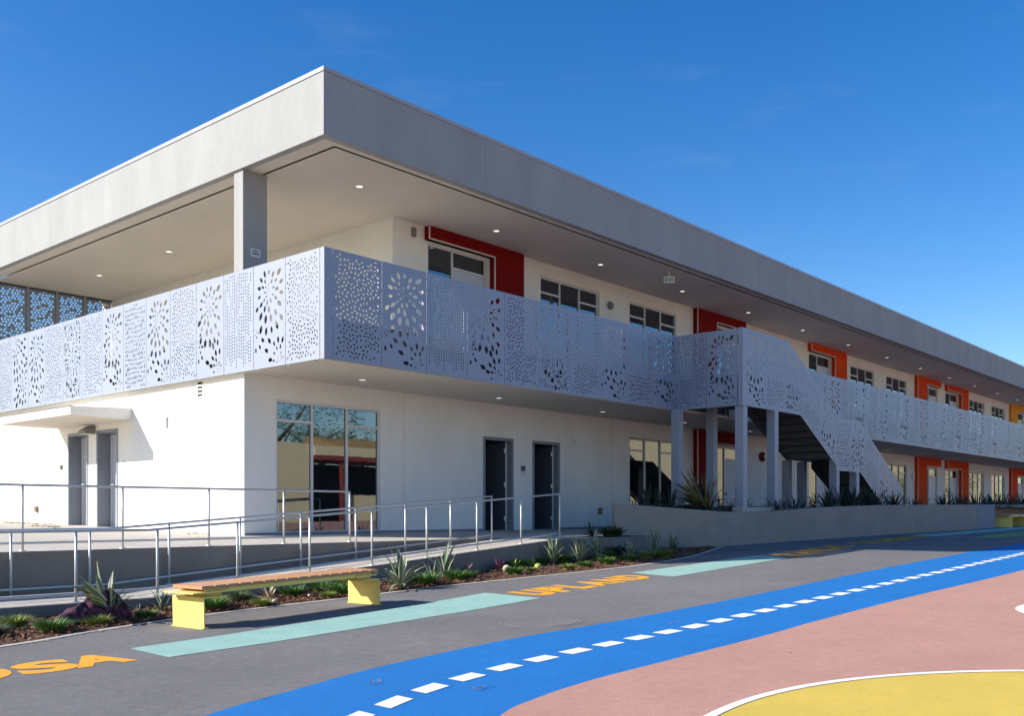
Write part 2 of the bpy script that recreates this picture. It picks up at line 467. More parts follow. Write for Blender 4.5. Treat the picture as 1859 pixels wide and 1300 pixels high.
d.quad((4.6, -3.953, -1.2), (7.45, -3.953, -1.2), (7.45, -3.953, -.09), (4.6, -3.953, -.076), 1)
d.quad((5.9, -3.953, -.085), (7.45, -3.953, -.09), (7.45, -3.80, -.09), (5.9, -3.80, -.085), 0)
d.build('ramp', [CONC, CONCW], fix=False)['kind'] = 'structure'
CURBP = [(-30, -7.4), (-16, -6.6), (-9, -6.35), (-6.51, -5.92), (-5.56, -5.56), (-4.53, -5.26), (-3.28, -5.12), (-2.01, -5.10), (-.41, -5.14), (1.05, -5.32), (3.4, -5.68), (4.94, -5.70), (6.74, -5.46), (9.55, -4.5)]
cs = smooth(CURBP, 4)
ground_band('mow_strip', [(x, y - .045) for x, y in cs], [(x, y + .045) for x, y in cs], CURB, .007)
bed = ground('planting_bed', [(x, y + .03) for x, y in cs] + [(9.5, -4.2), (7.9, -2.7), (7.4, -3.95), (-30, -3.95)], SOIL, .005)
b_ = MB()
b_.quad((5.9, -3.8, -.10), (8.2, -3.8, -.10), (8.2, -2.6, -.09), (5.9, -2.6, -.09)); b_.build('planting_soil', SOIL, fix=False)['kind'] = 'structure'
rnd = random.Random(4)
def bed_y(x):
    for i in range(len(cs) - 1):
        if cs[i][0] <= x <= cs[i + 1][0]:
            return cs[i][1] + (cs[i + 1][1] - cs[i][1]) * (x - cs[i][0]) / (cs[i + 1][0] - cs[i][0])
    return -4.5
for nm, mm_, n_, s_ in (('mulch_chips', CHIP, 9000, .030), ('pale_chips', CHIPL, 1100, .026)):
    ch = MB()
    for _ in range(n_):
        x = rnd.uniform(-7.6, 9.2) if rnd.random() < .4 else rnd.uniform(-7.6, 1)
        y0 = bed_y(x) + .07; y = rnd.uniform(y0, max(y0 + .1, -3.98 if x < 7.4 else y0 + .35))
        M = Matrix.Translation((x, y, gz(x) + .012 + rnd.random() * .03)) @ Matrix.Rotation(rnd.uniform(0, 6.3), 4, 'Z') @ Matrix.Rotation(rnd.uniform(-.6, .6), 4, 'X') @ Matrix.Rotation(rnd.uniform(-.6, .6), 4, 'Y')
        l, w = s_ * rnd.uniform(.5, 1.5), s_ * rnd.uniform(.15, .4)
        ch.add([M @ Vector(p) for p in ((-l, -w, 0), (l, -w * .6, 0), (l * .8, w, .006), (-l * .7, w, .004))], [(0, 1, 2, 3)])
    ch.build(nm, mm_, fix=False)['kind'] = 'stuff'

# ------------------------------------------------------------------ the school building
L_, E_ = 92.0, 13.0                      # length of the long front, depth of the short one
FL2, SOF1, SOF2, FB, RT = 3.75, 3.0, 6.706, 6.70, 7.83
school = thing('school_building', 'two storey white school block with broad light grey roof band and open upper gallery', 'building')
def facR(u, d, z): return (u, d, z)
def facL(u, d, z): return (d, u, z)
def wall_open(fac, u0, u1, z0, z1, ops, rev=.10, mats=(STUCCO,), name='wall'):
    us = sorted({u0, u1, *[o[0] for o in ops], *[o[1] for o in ops]}); zs = sorted({z0, z1, *[o[2] for o in ops], *[o[3] for o in ops]})
    m = MB()
    for i in range(len(us) - 1):
        for j in range(len(zs) - 1):
            cu, cz = .5 * (us[i] + us[i + 1]), .5 * (zs[j] + zs[j + 1])
            if any(o[0] < cu < o[1] and o[2] < cz < o[3] for o in ops): continue
            m.quad(fac(us[i], 0, zs[j]), fac(us[i + 1], 0, zs[j]), fac(us[i + 1], 0, zs[j + 1]), fac(us[i], 0, zs[j + 1]))
    for o in ops:
        a, b, c, e = o[:4]; r = o[4] if len(o) > 4 else rev
        for p, q in (((a, c), (a, e)), ((a, e), (b, e)), ((b, e), (b, c)), ((b, c), (a, c))):
            m.quad(fac(p[0], 0, p[1]), fac(q[0], 0, q[1]), fac(q[0], r, q[1]), fac(p[0], r, p[1]))
    return m.build(name, list(mats), school, fix=False)

WIN_UP = [(8.54, 11.03), (12.46, 14.90), (28.02, 30.52), (31.9, 34.4), (43.6, 46.2), (47.6, 50.2), (59.4, 61.9), (63.3, 65.8), (75, 77.5), (79, 81.5)]
WIN_LO = [(.70, 3.30), (12.46, 14.90), (28.02, 30.52), (31.9, 34.4), (43.6, 46.2), (47.6, 50.2), (59.4, 61.9), (63.3, 65.8), (75, 77.5), (79, 81.5)]
# (outer edge, far edge, leg on the far side?, unit start, unit end, siding)
SUR = [(4.56, 7.74, True, 4.66, 6.60, RED), (15.90, 19.0, False, 17.10, 18.95, RED), (24.05, 27.3, True, 24.15, 26.1, ORANGE), (35.40, 38.65, False, 36.65, 38.55, ORANGE),
       (39.65, 42.95, True, 39.75, 41.75, ORANGE), (51.1, 54.35, False, 52.35, 54.25, AMBER), (55.4, 58.6, True, 55.5, 57.4, AMBER), (66.8, 70.1, False, 68, 70, AMBER), (71, 74.2, True, 71.1, 73, AMBER)]
SUR_LO = [s if i < 5 else s[:5] + (ORANGE,) for i, s in enumerate(SUR) if i > 0]
# ground floor
opsR = [(a, b, .02, 2.58) for a, b in WIN_LO] + [(6.46, 7.50, .005, 2.19, .16), (8.25, 9.30, .005, 2.19, .16)] + [(s[3], s[4], .005, 2.56) for s in SUR_LO]
wall_open(facR, 0, L_, 0, SOF1, opsR)
opsU = [(a, b, FL2 + .85, 6.36) for a, b in WIN_UP] + [(s[3], s[4], FL2 + .01, 6.38) for s in SUR]
wall_open(facR, 3.63, L_, FL2, SOF2, opsU)
wall_open(facL, 0, E_, -.1, SOF1 - .02, [(4.80, 5.77, .10, 2.24, .36), (6.19, 7.19, .12, 2.24, .36)])
m = MB(); m.quad((3.63, 0, FL2), (3.63, 12.4, FL2), (3.63, 12.4, SOF2), (3.63, 0, SOF2)); m.build('wall', STUCCO, school, fix=False)
m = MB()   # back and far sides, never seen
m.quad((0, E_, -.5), (L_, E_, -.5), (L_, E_, FL2), (0, E_, FL2)); m.quad((3.63, E_, FL2), (L_, E_, FL2), (L_, E_, 7.6), (3.63, E_, 7.6)); m.quad((L_, 0, -.5), (L_, E_, -.5), (L_, E_, 7.6), (L_, 0, 7.6))
m.quad((3.63, 12.4, FL2), (3.63, E_, FL2), (3.63, E_, SOF2), (3.63, 12.4, SOF2)); m.build('wall', STUCCO, school, fix=False)
# control joints in the plaster
for u, a, b in [(u, .03, SOF1 - .01) for u in (3.95, 11.6, 26, 42)] + [(u, FL2, SOF2 - .01) for u in (19.9, 30.9, 42.97, 46.9)]:
    box('control_joint', TRIM, (u - .006, -.003, a, u + .006, .002, b), school)
m = MB(); m.box(.02, -.012, .0, 6.44, 0.001, .05); m.box(9.32, -.012, .0, 12.4, 0.001, .05); m.build('weep_screed', DFRAME, school)
# floors, soffits and roof
m = MB(); m.box(-.0, -2.28, SOF1 + .06, L_, .0, FL2); m.box(.0, 0, SOF1 + .06, 3.63, 12.5, FL2); m.build('floor_slab', FLOORM, school)
m = MB(); m.box(0, -2.30, SOF1 + .062, L_, -2.283, FL2 - .012); m.box(-.012, -2.25, SOF1 + .062, -.003, 12.4, FL2 - .012); m.build('slab_edge_shade', DSTEEL, school)  # dark sheets stand in for the shaded void behind the screens
m = MB(); m.quad((-.0, -2.20, SOF1), (L_, -2.20, SOF1), (L_, 0, SOF1), (0, 0, SOF1)); m.build('soffit', SOFFIT, school, fix=False)
m = MB(); m.box(-.10, -2.49, SOF1 - .015, L_, -2.23, SOF1 + .055); m.build('soffit_edge', SOFFIT, school)
m = MB(); m.box(-.09, -2.2, SOF1 - .02, -.002, 12.4, SOF1 + .06); m.build('soffit_edge', SOFFIT, school)
m = MB(); m.quad((.355, -2.195, SOF2), (L_, -2.195, SOF2), (L_, E_, SOF2), (.355, E_, SOF2)); m.build('soffit', SOFFIT, school, fix=False)
m = MB(); m.box(-.13, -2.52, FB + .006, L_, -2.25, FB + .3); m.box(-.13, -2.25, FB + .006, .30, E_, FB + .3); m.build('soffit_edge', SOFFIT, school)
m = MB(); m.box(.30, -2.25, FB + .03, L_, -2.195, FB + .32); m.box(.30, -2.195, FB + .03, .355, E_, FB + .32); m.build('soffit_groove', GROOVE, school)
m = MB()
m.box(-.145, -2.535, FB + .004, L_ + .14, -2.38, RT - .07); m.box(-.145, -2.38, FB + .004, 0, E_ + .14, RT - .07)
m.build('roof_fascia', FASCIA, school)
for u in (3.8, 15.2, 26.6, 38, 49.4, 60.8): box('fascia_joint', GREYB, (u - .004, -2.5365, FB + .02, u + .004, -2.53, RT - .08), school)
for u in (5.2, 12.1): box('fascia_joint', COPING, (-.1465, u - .004, FB + .02, -.14, u + .004, RT - .08), school)
m = MB(); m.box(-.162, -2.552, RT - .068, L_ + .15, -2.2, RT); m.box(-.162, -2.2, RT - .068, .2, E_ + .15, RT); m.build('coping', COPING, school)
m = MB(); m.box(.1, -2.3, FB + .35, L_, E_, RT - .3); m.build('roof', FASCIA, school)
# columns of the gallery corner
for x0, y0 in ((-.10, -.12), (-.10, 12.35)):
    box('column', FASCIA, (x0, y0, FL2, x0 + .52, y0 + .30, FB + .008), school, bevel=.006)

def window_mesh(w, zs, trans, half=None):
    """frame of three lights; returns meshes of frame and panes in local (u, depth, z) with the origin at the lower corner"""
    f = MB(); t_ = .05; y0, y1 = .035, .095; H = zs
    f.box(0, y0, 0, w, y1, t_); f.box(0, y0, H - t_, w, y1, H); f.box(0, y0, t_, t_, y1, H - t_); f.box(w - t_, y0, t_, w, y1, H - t_)
    a, b = w / 3, 2 * w / 3
    for q in (a, b): f.box(q - t_ / 2, y0 + .002, t_, q + t_ / 2, y1 - .002, H - t_)
    f.box(t_, y0 + .004, trans - t_ / 2, a - t_ / 2, y1 - .004, trans + t_ / 2); f.box(b + t_ / 2, y0 + .004, trans - t_ / 2, w - t_, y1 - .004, trans + t_ / 2)
    panes = [(t_, a - t_ / 2, t_, trans - t_ / 2), (t_, a - t_ / 2, trans + t_ / 2, H - t_), (a + t_ / 2, b - t_ / 2, t_, H - t_), (b + t_ / 2, w - t_, t_, trans - t_ / 2), (b + t_ / 2, w - t_, trans + t_ / 2, H - t_)]
    pm = []
    for p in panes:
        g = MB(); g.box(p[0] - .01, .068, p[2] - .01, p[1] + .01, .08, p[3] + .01); pm.append(g.mesh('pane', GLASS))
    return f.mesh('window', FRAME), pm
def put_window(meshes, u, z):
    o = link('window', meshes[0], school); o.location = (u, 0, z)
    for p in meshes[1]: link('pane', p, o)
wu = window_mesh(2.46, 6.36 - FL2 - .85, 5.97 - FL2 - .85)
wl = window_mesh(2.46, 2.56, 2.17)
wl0 = window_mesh(2.60, 2.56, 2.17)
for a, b in WIN_UP: put_window(wu, a + .01, FL2 + .85)
for a, b in WIN_LO: put_window(wl0 if a < 1 else wl, a + (.0 if a < 1 else .01), .02)

def door_unit_meshes(w, H, dh):
    t_ = .05; y0, y1 = .04, .10; s = w * .42
    f = MB()
    f.box(0, y0, H - t_, w, y1, H); f.box(0, y0, 0, t_, y1, H - t_); f.box(w - t_, y0, 0, w, y1, H - t_); f.box(s - t_ / 2, y0, 0, s + t_ / 2, y1, H - t_)
    f.box(t_, y0 + .003, 0, s - t_ / 2, y1, t_); f.box(s + t_ / 2, y0 + .003, dh, w - t_, y1, dh + t_)
    g = MB(); g.box(t_ - .01, .068, t_ - .01, s - t_ / 2 + .01, .08, H - t_ + .01)
    g2 = MB(); g2.box(s + t_ / 2 - .01, .068, dh + t_ - .01, w - t_ + .01, .08, H - t_ + .01)
    dl = MB(); dl.box(s + t_ / 2 + .004, .055, .008, w - t_ - .004, .095, dh - .004)
    hd = MB(); hd.box(s + .10, -.0, .98, s + .13, .055, 1.08); hd.box(s + .10, -.02, 1.0, s + .24, .0, 1.03)
    kp = MB(); kp.box(s + .07, .045, .2 + .0, w - t_ - .05, .054, .42)
    return f.mesh('door_frame', FRAME), g.mesh('pane', GLASS), g2.mesh('pane', GLASS), dl.mesh('door', DOORP), hd.mesh('handle', RAILM), kp.mesh('kick_plate', RAILM)
def put_unit(ms, u, z):
    o = link('door_frame', ms[0], school); o.location = (u, 0, z)
    link('pane', ms[1], o); link('pane', ms[2], o)
    dd = link('door', ms[3], school); dd.location = (u, 0, z)
    link('handle', ms[4], dd); link('kick_plate', ms[5], dd)
dU = door_unit_meshes(1.92, 6.38 - FL2 - .01, 2.19)
dL = door_unit_meshes(1.90, 2.55, 2.12)
def surround(s, z0, zt, zh):
    a, b, leg, u0, u1, m_ = s; P = .16
    q = MB()
    def planks(x0, x1, za, zb):
        n = max(1, round((zb - za) / .165)); h = (zb - za) / n
        for i in range(n): q.box(x0, -P, za + i * h + .003, x1, -.002, za + (i + 1) * h - .003)
        q.box(x0 + .004, -P + .006, za + .003, x1 - .004, -.003, zb - .003)
    planks(a, b, zh, zt)
    if leg: planks(u1 + .075, b, z0, zh)
    else: planks(a, u0 - .008, z0, zh)
    o = q.build('siding_surround', m_, school)
    t_ = MB(); F, G = -P - .006, -P + .022; e = .004
    zb = zh if leg else z0
    t_.box(a - e, F, zb, a + .02, G, zt - .004)
    t_.box(b - .016, F, z0 if leg else zh, b + e, G, zt - .004)
    if leg:
        t_.box(a + .029, F, zh - e, u1 + .07, G, zh + .028); t_.box(u1 + .071, F, z0, u1 + .10, G, zh + .028)
    else:
        t_.box(u0 - .03, F, z0, u0 - .004, G, zh + .028); t_.box(u0 - .003, F, zh - e, b - .029, G, zh + .028)
    t_.build('trim', TRIM, o)
for s in SUR:
    surround(s, FL2, SOF2 - .002, 6.41); put_unit(dU, s[3], FL2 + .01)
for s in SUR_LO:
    surround(s, 0.0, SOF1 - .002, 2.59); put_unit(dL, s[3], .005)

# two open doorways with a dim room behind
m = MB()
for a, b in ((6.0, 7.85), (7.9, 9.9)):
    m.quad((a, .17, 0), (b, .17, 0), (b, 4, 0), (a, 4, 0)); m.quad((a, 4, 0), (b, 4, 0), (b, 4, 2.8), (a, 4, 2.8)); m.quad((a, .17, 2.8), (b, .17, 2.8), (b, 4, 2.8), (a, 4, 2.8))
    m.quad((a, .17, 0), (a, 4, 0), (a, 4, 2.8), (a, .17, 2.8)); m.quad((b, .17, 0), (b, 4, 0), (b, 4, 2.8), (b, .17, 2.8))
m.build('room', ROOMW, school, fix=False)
for a, b in ((6.46, 7.50), (8.25, 9.30)):
    f = MB()
    f.box(a - .02, -.012, 0.0, a + .05, .18, 2.215); f.box(b - .05, -.012, 0.0, b + .02, .18, 2.215); f.box(a + .05, -.012, 2.145, b - .05, .18, 2.215)
    f.build('door_frame', DFRAME, school)
    dd = MB(); dd.box(b - .10, .15, .012, b - .055, 1.05, 2.13); do = dd.build('door', DOORB, school)
    ed = MB(); ed.box(b - .103, .144, .012, b - .060, .149, 2.13); ed.build('door_edge', WHITEB, do)
    for z in (.28, 1.1, 1.92):
        hb = MB(); hb.box(b - .150, .146, z - .05, b - .104, .156, z + .06); hb.build('hinge', WHITEB, do)
    hh = MB(); hh.box(b - .16, .95, 1.0, b - .10, .98, 1.03); hh.build('handle', RAILM, do)
# pair of recessed doors on the short front
for y0, y1, z0 in ((4.80, 5.77, .10), (6.19, 7.19, .13)):
    f = MB()
    f.box(-.012, y0 - .01, z0 - .05, .36, y0 + .05, 2.255); f.box(-.012, y1 - .05, z0 - .05, .36, y1 + .01, 2.255); f.box(-.012, y0 + .05, 2.19, .36, y1 - .05, 2.255)
    f.build('door_frame', DFRAME, school)
    dd = MB(); dd.box(.30, y0 + .055, z0, .345, y1 - .055, 2.185); do = dd.build('door', DOORP, school)
    hb = MB(); hb.box(.275, y1 - .18, z0 + .90, .299, y1 - .13, z0 + 1.0); hb.box(.22, y1 - .30, z0 + .94, .24, y1 - .15, z0 + .965); hb.box(.24, y1 - .17, z0 + .94, .275, y1 - .15, z0 + .96)
    hb.build('handle', RAILM, do)
    st = MB(); st.box(.285, y1 - .10, z0, .299, y1 - .062, 2.18); st.build('door_edge', WHITEB, do)
# entrance canopy
def cz(x): return 2.65 + .045 * x
m = MB()
vs = [(0.0, 4.18, 2.40), (0.0, 7.72, 2.40), (-1.31, 7.72, 2.42), (-1.31, 4.18, 2.42), (0, 4.18, 2.65), (0, 7.72, 2.65), (-1.31, 7.72, 2.59), (-1.31, 4.18, 2.59)]
m.add(vs, [(0, 1, 2, 3), (4, 7, 6, 5), (3, 2, 6, 7), (0, 3, 7, 4), (1, 5, 6, 2), (0, 4, 5, 1)]); cano = m.build('canopy', STUCCO, school)
m = MB()
m.box(-1.325, 4.165, 2.586, -1.30, 7.73, 2.603); m.build('drip_edge', GREYB, cano)
m = MB(); 
for i in range(8): m.box(-1.27 + i * .158, 4.22, 2.392 + .016 * (1 - i / 8) , -1.27 + i * .158 + .15, 7.68, 2.399 + .02 * (1 - i / 8))
m.build('soffit_board', SOFFIT, cano)

# ------------------------------------------------------------------ perforated screens
rp_ = random.Random(11)
def leaf(cx, cy, l, w, a):
    c, s = math.cos(a), math.sin(a)
    return [(cx + x * c - y * s, cy + x * s + y * c) for x, y in ((-l / 2, 0), (-l * .26, w * .38), (l * .02, w / 2), (l * .28, w * .36), (l / 2, 0), (l * .28, -w * .36), (l * .02, -w / 2), (-l * .26, -w * .38))]
def rect(cx, cy, w, h): return [(cx - w / 2, cy - h / 2), (cx + w / 2, cy - h / 2), (cx + w / 2, cy + h / 2), (cx - w / 2, cy + h / 2)]
def oval(cx, cy, w, h, n=6): return [(cx + w / 2 * math.cos(2 * PI * k / n + .5), cy + h / 2 * math.sin(2 * PI * k / n + .5)) for k in range(n)]
def apart(A, B, gap):
    for P, Q in ((A, B), (B, A)):
        for a, b in zip(P, P[1:] + P[:1]):
            nx, ny = b[1] - a[1], a[0] - b[0]; l = math.hypot(nx, ny)
            if l < 1e-9: continue
            m = max((p[0] * nx + p[1] * ny) / l for p in P)
            if min((p[0] * nx + p[1] * ny) / l for p in Q) > m + gap: return True
    return False
class Pack:
    def __init__(s, ok): s.ok = ok; s.c = []; s.h = []
    def put_box(s, poly, gap=.012):
        b = (min(p[0] for p in poly), min(p[1] for p in poly), max(p[0] for p in poly), max(p[1] for p in poly))
        if not all(s.ok(*p) for p in poly): return
        for q in s.c:
            if b[0] < q[2] + gap and q[0] < b[2] + gap and b[1] < q[3] + gap and q[1] < b[3] + gap: return
        s.c.append(b); s.h.append(poly)
    def put(s, poly, gap=.01):
        cx = sum(p[0] for p in poly) / len(poly); cy = sum(p[1] for p in poly) / len(poly)
        if not all(s.ok(*p) for p in poly): return
        for q in s.c:
            if abs(q[0] - cx) < .25 and abs(q[1] - cy) < .25 and not apart(poly, q[2], gap): return
        pts = poly
        sz = min(max(p[0] for p in poly) - min(p[0] for p in poly), max(p[1] for p in poly) - min(p[1] for p in poly))
        s.c.append((cx, cy, pts, sz)); s.h.append(poly)
def holes(kind, w, h, ok):
    P = Pack(ok); r = rp_
    if kind == 'A':
        pts = []
        for _ in range(9000):
            x, y = r.uniform(.05, w - .05), r.uniform(.05, h - .05)
            if .70 * w < x < .92 * w and (.08 * h < y < .15 * h or .55 * h < y < .61 * h): continue
            if any(abs(p[0] - x) < .066 and abs(p[1] - y) < .066 and (p[0] - x) ** 2 + (p[1] - y) ** 2 < .066 ** 2 for p in pts): continue
            pts.append((x, y))
        for k, (x, y) in enumerate(pts):
            near = sorted(pts, key=lambda p: (p[0] - x) ** 2 + (p[1] - y) ** 2)[1]
            a = math.atan2(near[1] - y, near[0] - x) + PI / 2 + r.uniform(-.4, .4)
            P.put(leaf(x, y, .062, .029, a), .008)
    elif kind in 'BF':
        for cx, cy, rm in ((.46 * w, .73 * h, .80), (.82 * w, .07 * h, .62), (.05 * w, .36 * h, .45)) if kind == 'B' else ((.2 * w, .9 * h, .9), (.7 * w, .35 * h, .8)):
            rad = .05; ln = .03; k = 0
            while rad < rm:
                n = max(6, int(2 * PI * rad / (ln * .92 + .026))); off = r.uniform(0, 1)
                for q in range(n):
                    a = 2 * PI * (q + off + .5 * (k % 2)) / n
                    l = ln * r.uniform(.8, 1.15)
                    P.put(leaf(cx + rad * math.cos(a), cy + rad * math.sin(a) * 1.1, l, l * .54, a), .018)
                rad += ln * 1.05 + .02; ln = min(.165, .03 + .32 * rad); k += 1
    elif kind == 'C':
        x = .07
        while x < w - .05:
            y = .05 + r.uniform(0, .3)
            while y < h:
                n = r.randint(3, 16)
                for _ in range(n):
                    P.put_box(oval(x, y, .027, .038), .006); y += .060
                y += r.choice((.06, .12, .25))
            x += .064
    elif kind == 'D':
        for _ in range(900):
            a = r.random()
            sw, sh = (r.choice((.02, .035, .06, .09)), r.choice((.02, .03, .06, .1))) if a < .75 else ((.012, r.uniform(.06, .2)) if a < .9 else (r.uniform(.06, .16), .012))
            gx = round(r.uniform(.05, w - .05) / .055) * .055; gy = round(r.uniform(.05, h - .05) / .05) * .05
            if r.random() < .35 + .65 * abs(2 * gx / w - 1) or gy < h * .6: P.put_box(rect(gx, gy, sw, sh))
    elif kind == 'E':
        for row in range(19):
            y = .07 + row * (h - .14) / 18
            x = .05
            while x < w:
                l = r.choice((.03, .04, .05, .06, .07, .07, .12)); yy = y + .012 * math.sin(x * 9 + row)
                P.put(leaf(x, yy + r.uniform(-.012, .012), l, .018 + l * .10, PI / 2 + r.uniform(-.1, .1)), .010)
                x += .045
    elif kind == 'G':
        s = .088; j = 0; y = .04
        while y < h:
            x = .04 + (s / 2 if j % 2 else 0)
            while x < w:
                P.put(leaf(x + r.uniform(-.012, .012), y + r.uniform(-.012, .012), .074, .062, r.uniform(0, PI)), .011); x += s
            y += s * .86; j += 1
    return P.h
def sheet(name, outline, hs, m_):
    """a thin plate with real holes: front, back and the cut edges"""
    pts = []; loops = []
    for poly in [outline] + hs:
        loops.append(list(range(len(pts), len(pts) + len(poly)))); pts += [Vector(p) for p in poly]
    ov, oe, of, *_ = delaunay_2d_cdt(pts, [], loops, 2, 1e-6)
    n = len(ov); q = MB(); T = .002
    vs = [(p.x, p.y, T) for p in ov] + [(p.x, p.y, -T) for p in ov]
    fs = [tuple(f) for f in of] + [tuple(i + n for i in f[::-1]) for f in of]
    if n == len(pts):
        for lp in loops:
            for a, b in zip(lp, lp[1:] + lp[:1]): fs.append((a, b, b + n, a + n))
    q.add(vs, fs)
    return q.mesh(name, m_, fix=False)
PW, PH = 1.07, 1.855
def proto(kind):
    w, h = PW - .008, PH
    return sheet('perforated_panel', [(0, 0), (w, 0), (w, h), (0, h)], holes(kind, w, h, lambda x, y: .045 < x < w - .045 and .045 < y < h - .045), PAINTM)
PROTO = {k: [proto(k) for _ in range(n)] for k, n in (('A', 2), ('B', 2), ('C', 2), ('D', 1), ('E', 1), ('F', 1))}
cnt = {}
def panel(kind, parent, x, y, z, rz, sx=1.0):
    i = cnt.get(kind, 0); cnt[kind] = i + 1
    o = link('perforated_panel', PROTO[kind][i % len(PROTO[kind])], parent)
    o.location = (x, y, z); o.rotation_euler = (PI / 2, 0, rz); o.scale = (sx, 1, 1)
    return o
bolt = MB(); bolt.lathe([(0, .006), (.009, .006), (.011, 0)], (0, 0, 0), 8); BOLT = bolt.mesh('bolt', GREYB)
ZB = 2.99
# sunny short side
scrL = thing('balcony_screen', 'perforated white balcony screen on the sunlit short side of the school', 'balustrade', (-.13, -2.53, ZB), group='perforated balcony screens')
def post_at(par, x, y, z0, z1, nm='screen_post', r=.03):
    q = MB(); q.box(x - r, y - r, z0, x + r, y + r, z1); o = q.build(nm, POSTM, par)
    o.matrix_parent_inverse = par.matrix_basis.inverted(); return o
def keep(o, par):
    o.matrix_parent_inverse = par.matrix_basis.inverted(); return o
PL = .958
seqL = 'ABCBABEBADABFACBA'
for i, k in enumerate(seqL):
    y = -2.415 + i * PL
    keep(panel(k, scrL, -.13, y + PL - .004, ZB, -PI / 2, (PL - .004) / PW), scrL)
    post_at(scrL, -.055, y, ZB + .02, ZB + PH - .05, r=.022)
q = MB(); q.box(-.132, -2.532, ZB, -.128, -2.42, ZB + PH); keep(q.build('corner_strip', PAINTM, scrL), scrL)
def seam_bolts(par, pts):
    for p, rot in pts:
        o = link('bolt', BOLT, par); o.location = p; o.rotation_euler = rot; keep(o, par)
seam_bolts(scrL, [((-.134, -2.419 + i * PL, ZB + .1 + k * .205), (0, -PI / 2, 0)) for i in range(5) for k in range(9)])
# shaded long side up to the landing
scrR = thing('balcony_screen', 'blue-grey perforated balcony screen in shade between the roof corner and the stair landing', 'balustrade', (-.13, -2.53, ZB), group='perforated balcony screens')
q = MB(); q.box(-.127, -2.532, ZB, .045, -2.528, ZB + PH); keep(q.build('corner_strip', PAINTM, scrR), scrR)
PR = 1.078
for i, k in enumerate('ABCBADABEB'):
    x = .05 + i * PR
    keep(panel(k, scrR, x, -2.53, ZB, 0, PR / PW), scrR)
    post_at(scrR, x, -2.45, ZB + .02, ZB + PH - .05, r=.022)
seam_bolts(scrR, [((.046 + i * PR, -2.534, ZB + .1 + k * .205), (PI / 2, 0, 0)) for i in range(5) for k in range(9)])
# long run beyond the stair
scrF = thing('balcony_screen', 'long perforated balcony screen running on past the stair to the far end', 'balustrade', (13.5, -2.53, ZB), group='perforated balcony screens')
seqF = 'BACBAEBABABCBADABEBABFABCBABDAEB'
for i in range(72):
    x = 13.5 + i * PW
    keep(panel(seqF[i % len(seqF)], scrF, x, -2.53, ZB, 0), scrF)
    if i < 45: post_at(scrF, x, -2.45, ZB + .02, ZB + PH - .05, r=.022)
# tall screens at the far end of the upper gallery
for nm, x0 in (('first', .42), ('second', 1.22), ('third', 2.02), ('fourth', 2.82)): pass
gs = thing('gallery_screen', 'tall perforated steel screen with pebble shaped holes closing the upper gallery end', 'screen', (.42, 12.42, FL2))
for i in range(4):
    w = .80
    me = sheet('perforated_panel', [(0, 0), (w - .06, 0), (w - .06, 2.9), (0, 2.9)], holes('G', w - .06, 2.9, lambda x, y: .02 < x < .72 and .02 < y < 2.86), PAINTM) if i == 0 else me
    o = link('perforated_panel', me, gs); o.location = (i * w + .03, 0, .04); o.rotation_euler = (PI / 2, 0, 0)
    q = MB(); q.box(i * w - .03, -.05, 0, i * w + .025, .05, 2.94); q.build('screen_post', POSTM, gs)
q = MB(); q.box(0, -.04, 2.90, 3.2, .04, 2.99); q.build('top_rail', DSTEEL, gs)

# ------------------------------------------------------------------ outside stair with landing
st = thing('outside_staircase', 'steel outside staircase with perforated side screen rising from the raised planter to the gallery', 'staircase', (10.83, -4.35, 0))
def part(m_, name, mt, par=st, **k): return keep(m_.build(name, mt, par, **k), st) if par is st else m_.build(name, mt, par, **k)
YS = -4.35
q = MB(); q.box(10.86, -4.30, 3.50, 13.4, -2.52, FL2); part(q, 'landing', DSTEEL)
q = MB()
for x in (10.86, 12.1, 13.3): q.box(x, -4.30, 3.2, x + .09, -2.55, 3.495)
for y in (-4.30, -2.66): q.box(10.96, y, 3.22, 13.29, y + .09, 3.49)
part(q, 'landing_beam', DSTEEL)
def flight(x0, z0, n, rise, run):
    for i in range(n):
        q = MB(); xa = x0 + i * run; zt = z0 - (i + 1) * rise
        q.box(xa, -4.28, zt - .045, xa + run + .03, -2.92, zt); q.box(xa, -4.28, zt, xa + .012, -2.92, zt + rise - .046)
        part(q, 'tread', DSTEEL)
    for y in (-4.335, -2.92):
        q = MB(); xe = x0 + n * run; ze = z0 - n * rise
        q.prism([(x0 - .05, z0 - .42), (x0 - .05, z0 - .02), (x0 + .25, z0 + .0), (xe, ze + .16), (xe, ze - .26)], y, y + .05, lambda a, b, c: (a, c, b)); part(q, 'stringer', DSTEEL)
flight(13.4, FL2, 9, .1725, .32)
q = MB(); q.box(16.28, -4.28, 1.95, 18.02, -2.92, 2.195); part(q, 'landing', DSTEEL)
flight(18.0, 2.195, 13, .169, .315)
def sqpost(x, y, z0, z1, s=.11):
    q = MB(); q.box(x - s, y - s, z0, x + s, y + s, z1); part(q, 'post', POSTM, bevel=.008)
for x, y, z0, z1 in ((10.72, -2.62, .0, 3.0), (10.98, -4.24, .55, 2.985), (12.62, -4.24, .55, 3.2), (12.25, -2.72, .0, 3.2), (16.42, -4.24, .5, 1.95), (17.85, -4.24, .5, 1.95), (16.5, -2.78, 0, 1.95), (17.5, -2.78, 0, 1.95)):
    sqpost(x, y, z0, z1)
q = MB(); q.box(10.86, -4.36, .1, 14.9, -4.06, .56); part(q, 'footing', CONC)
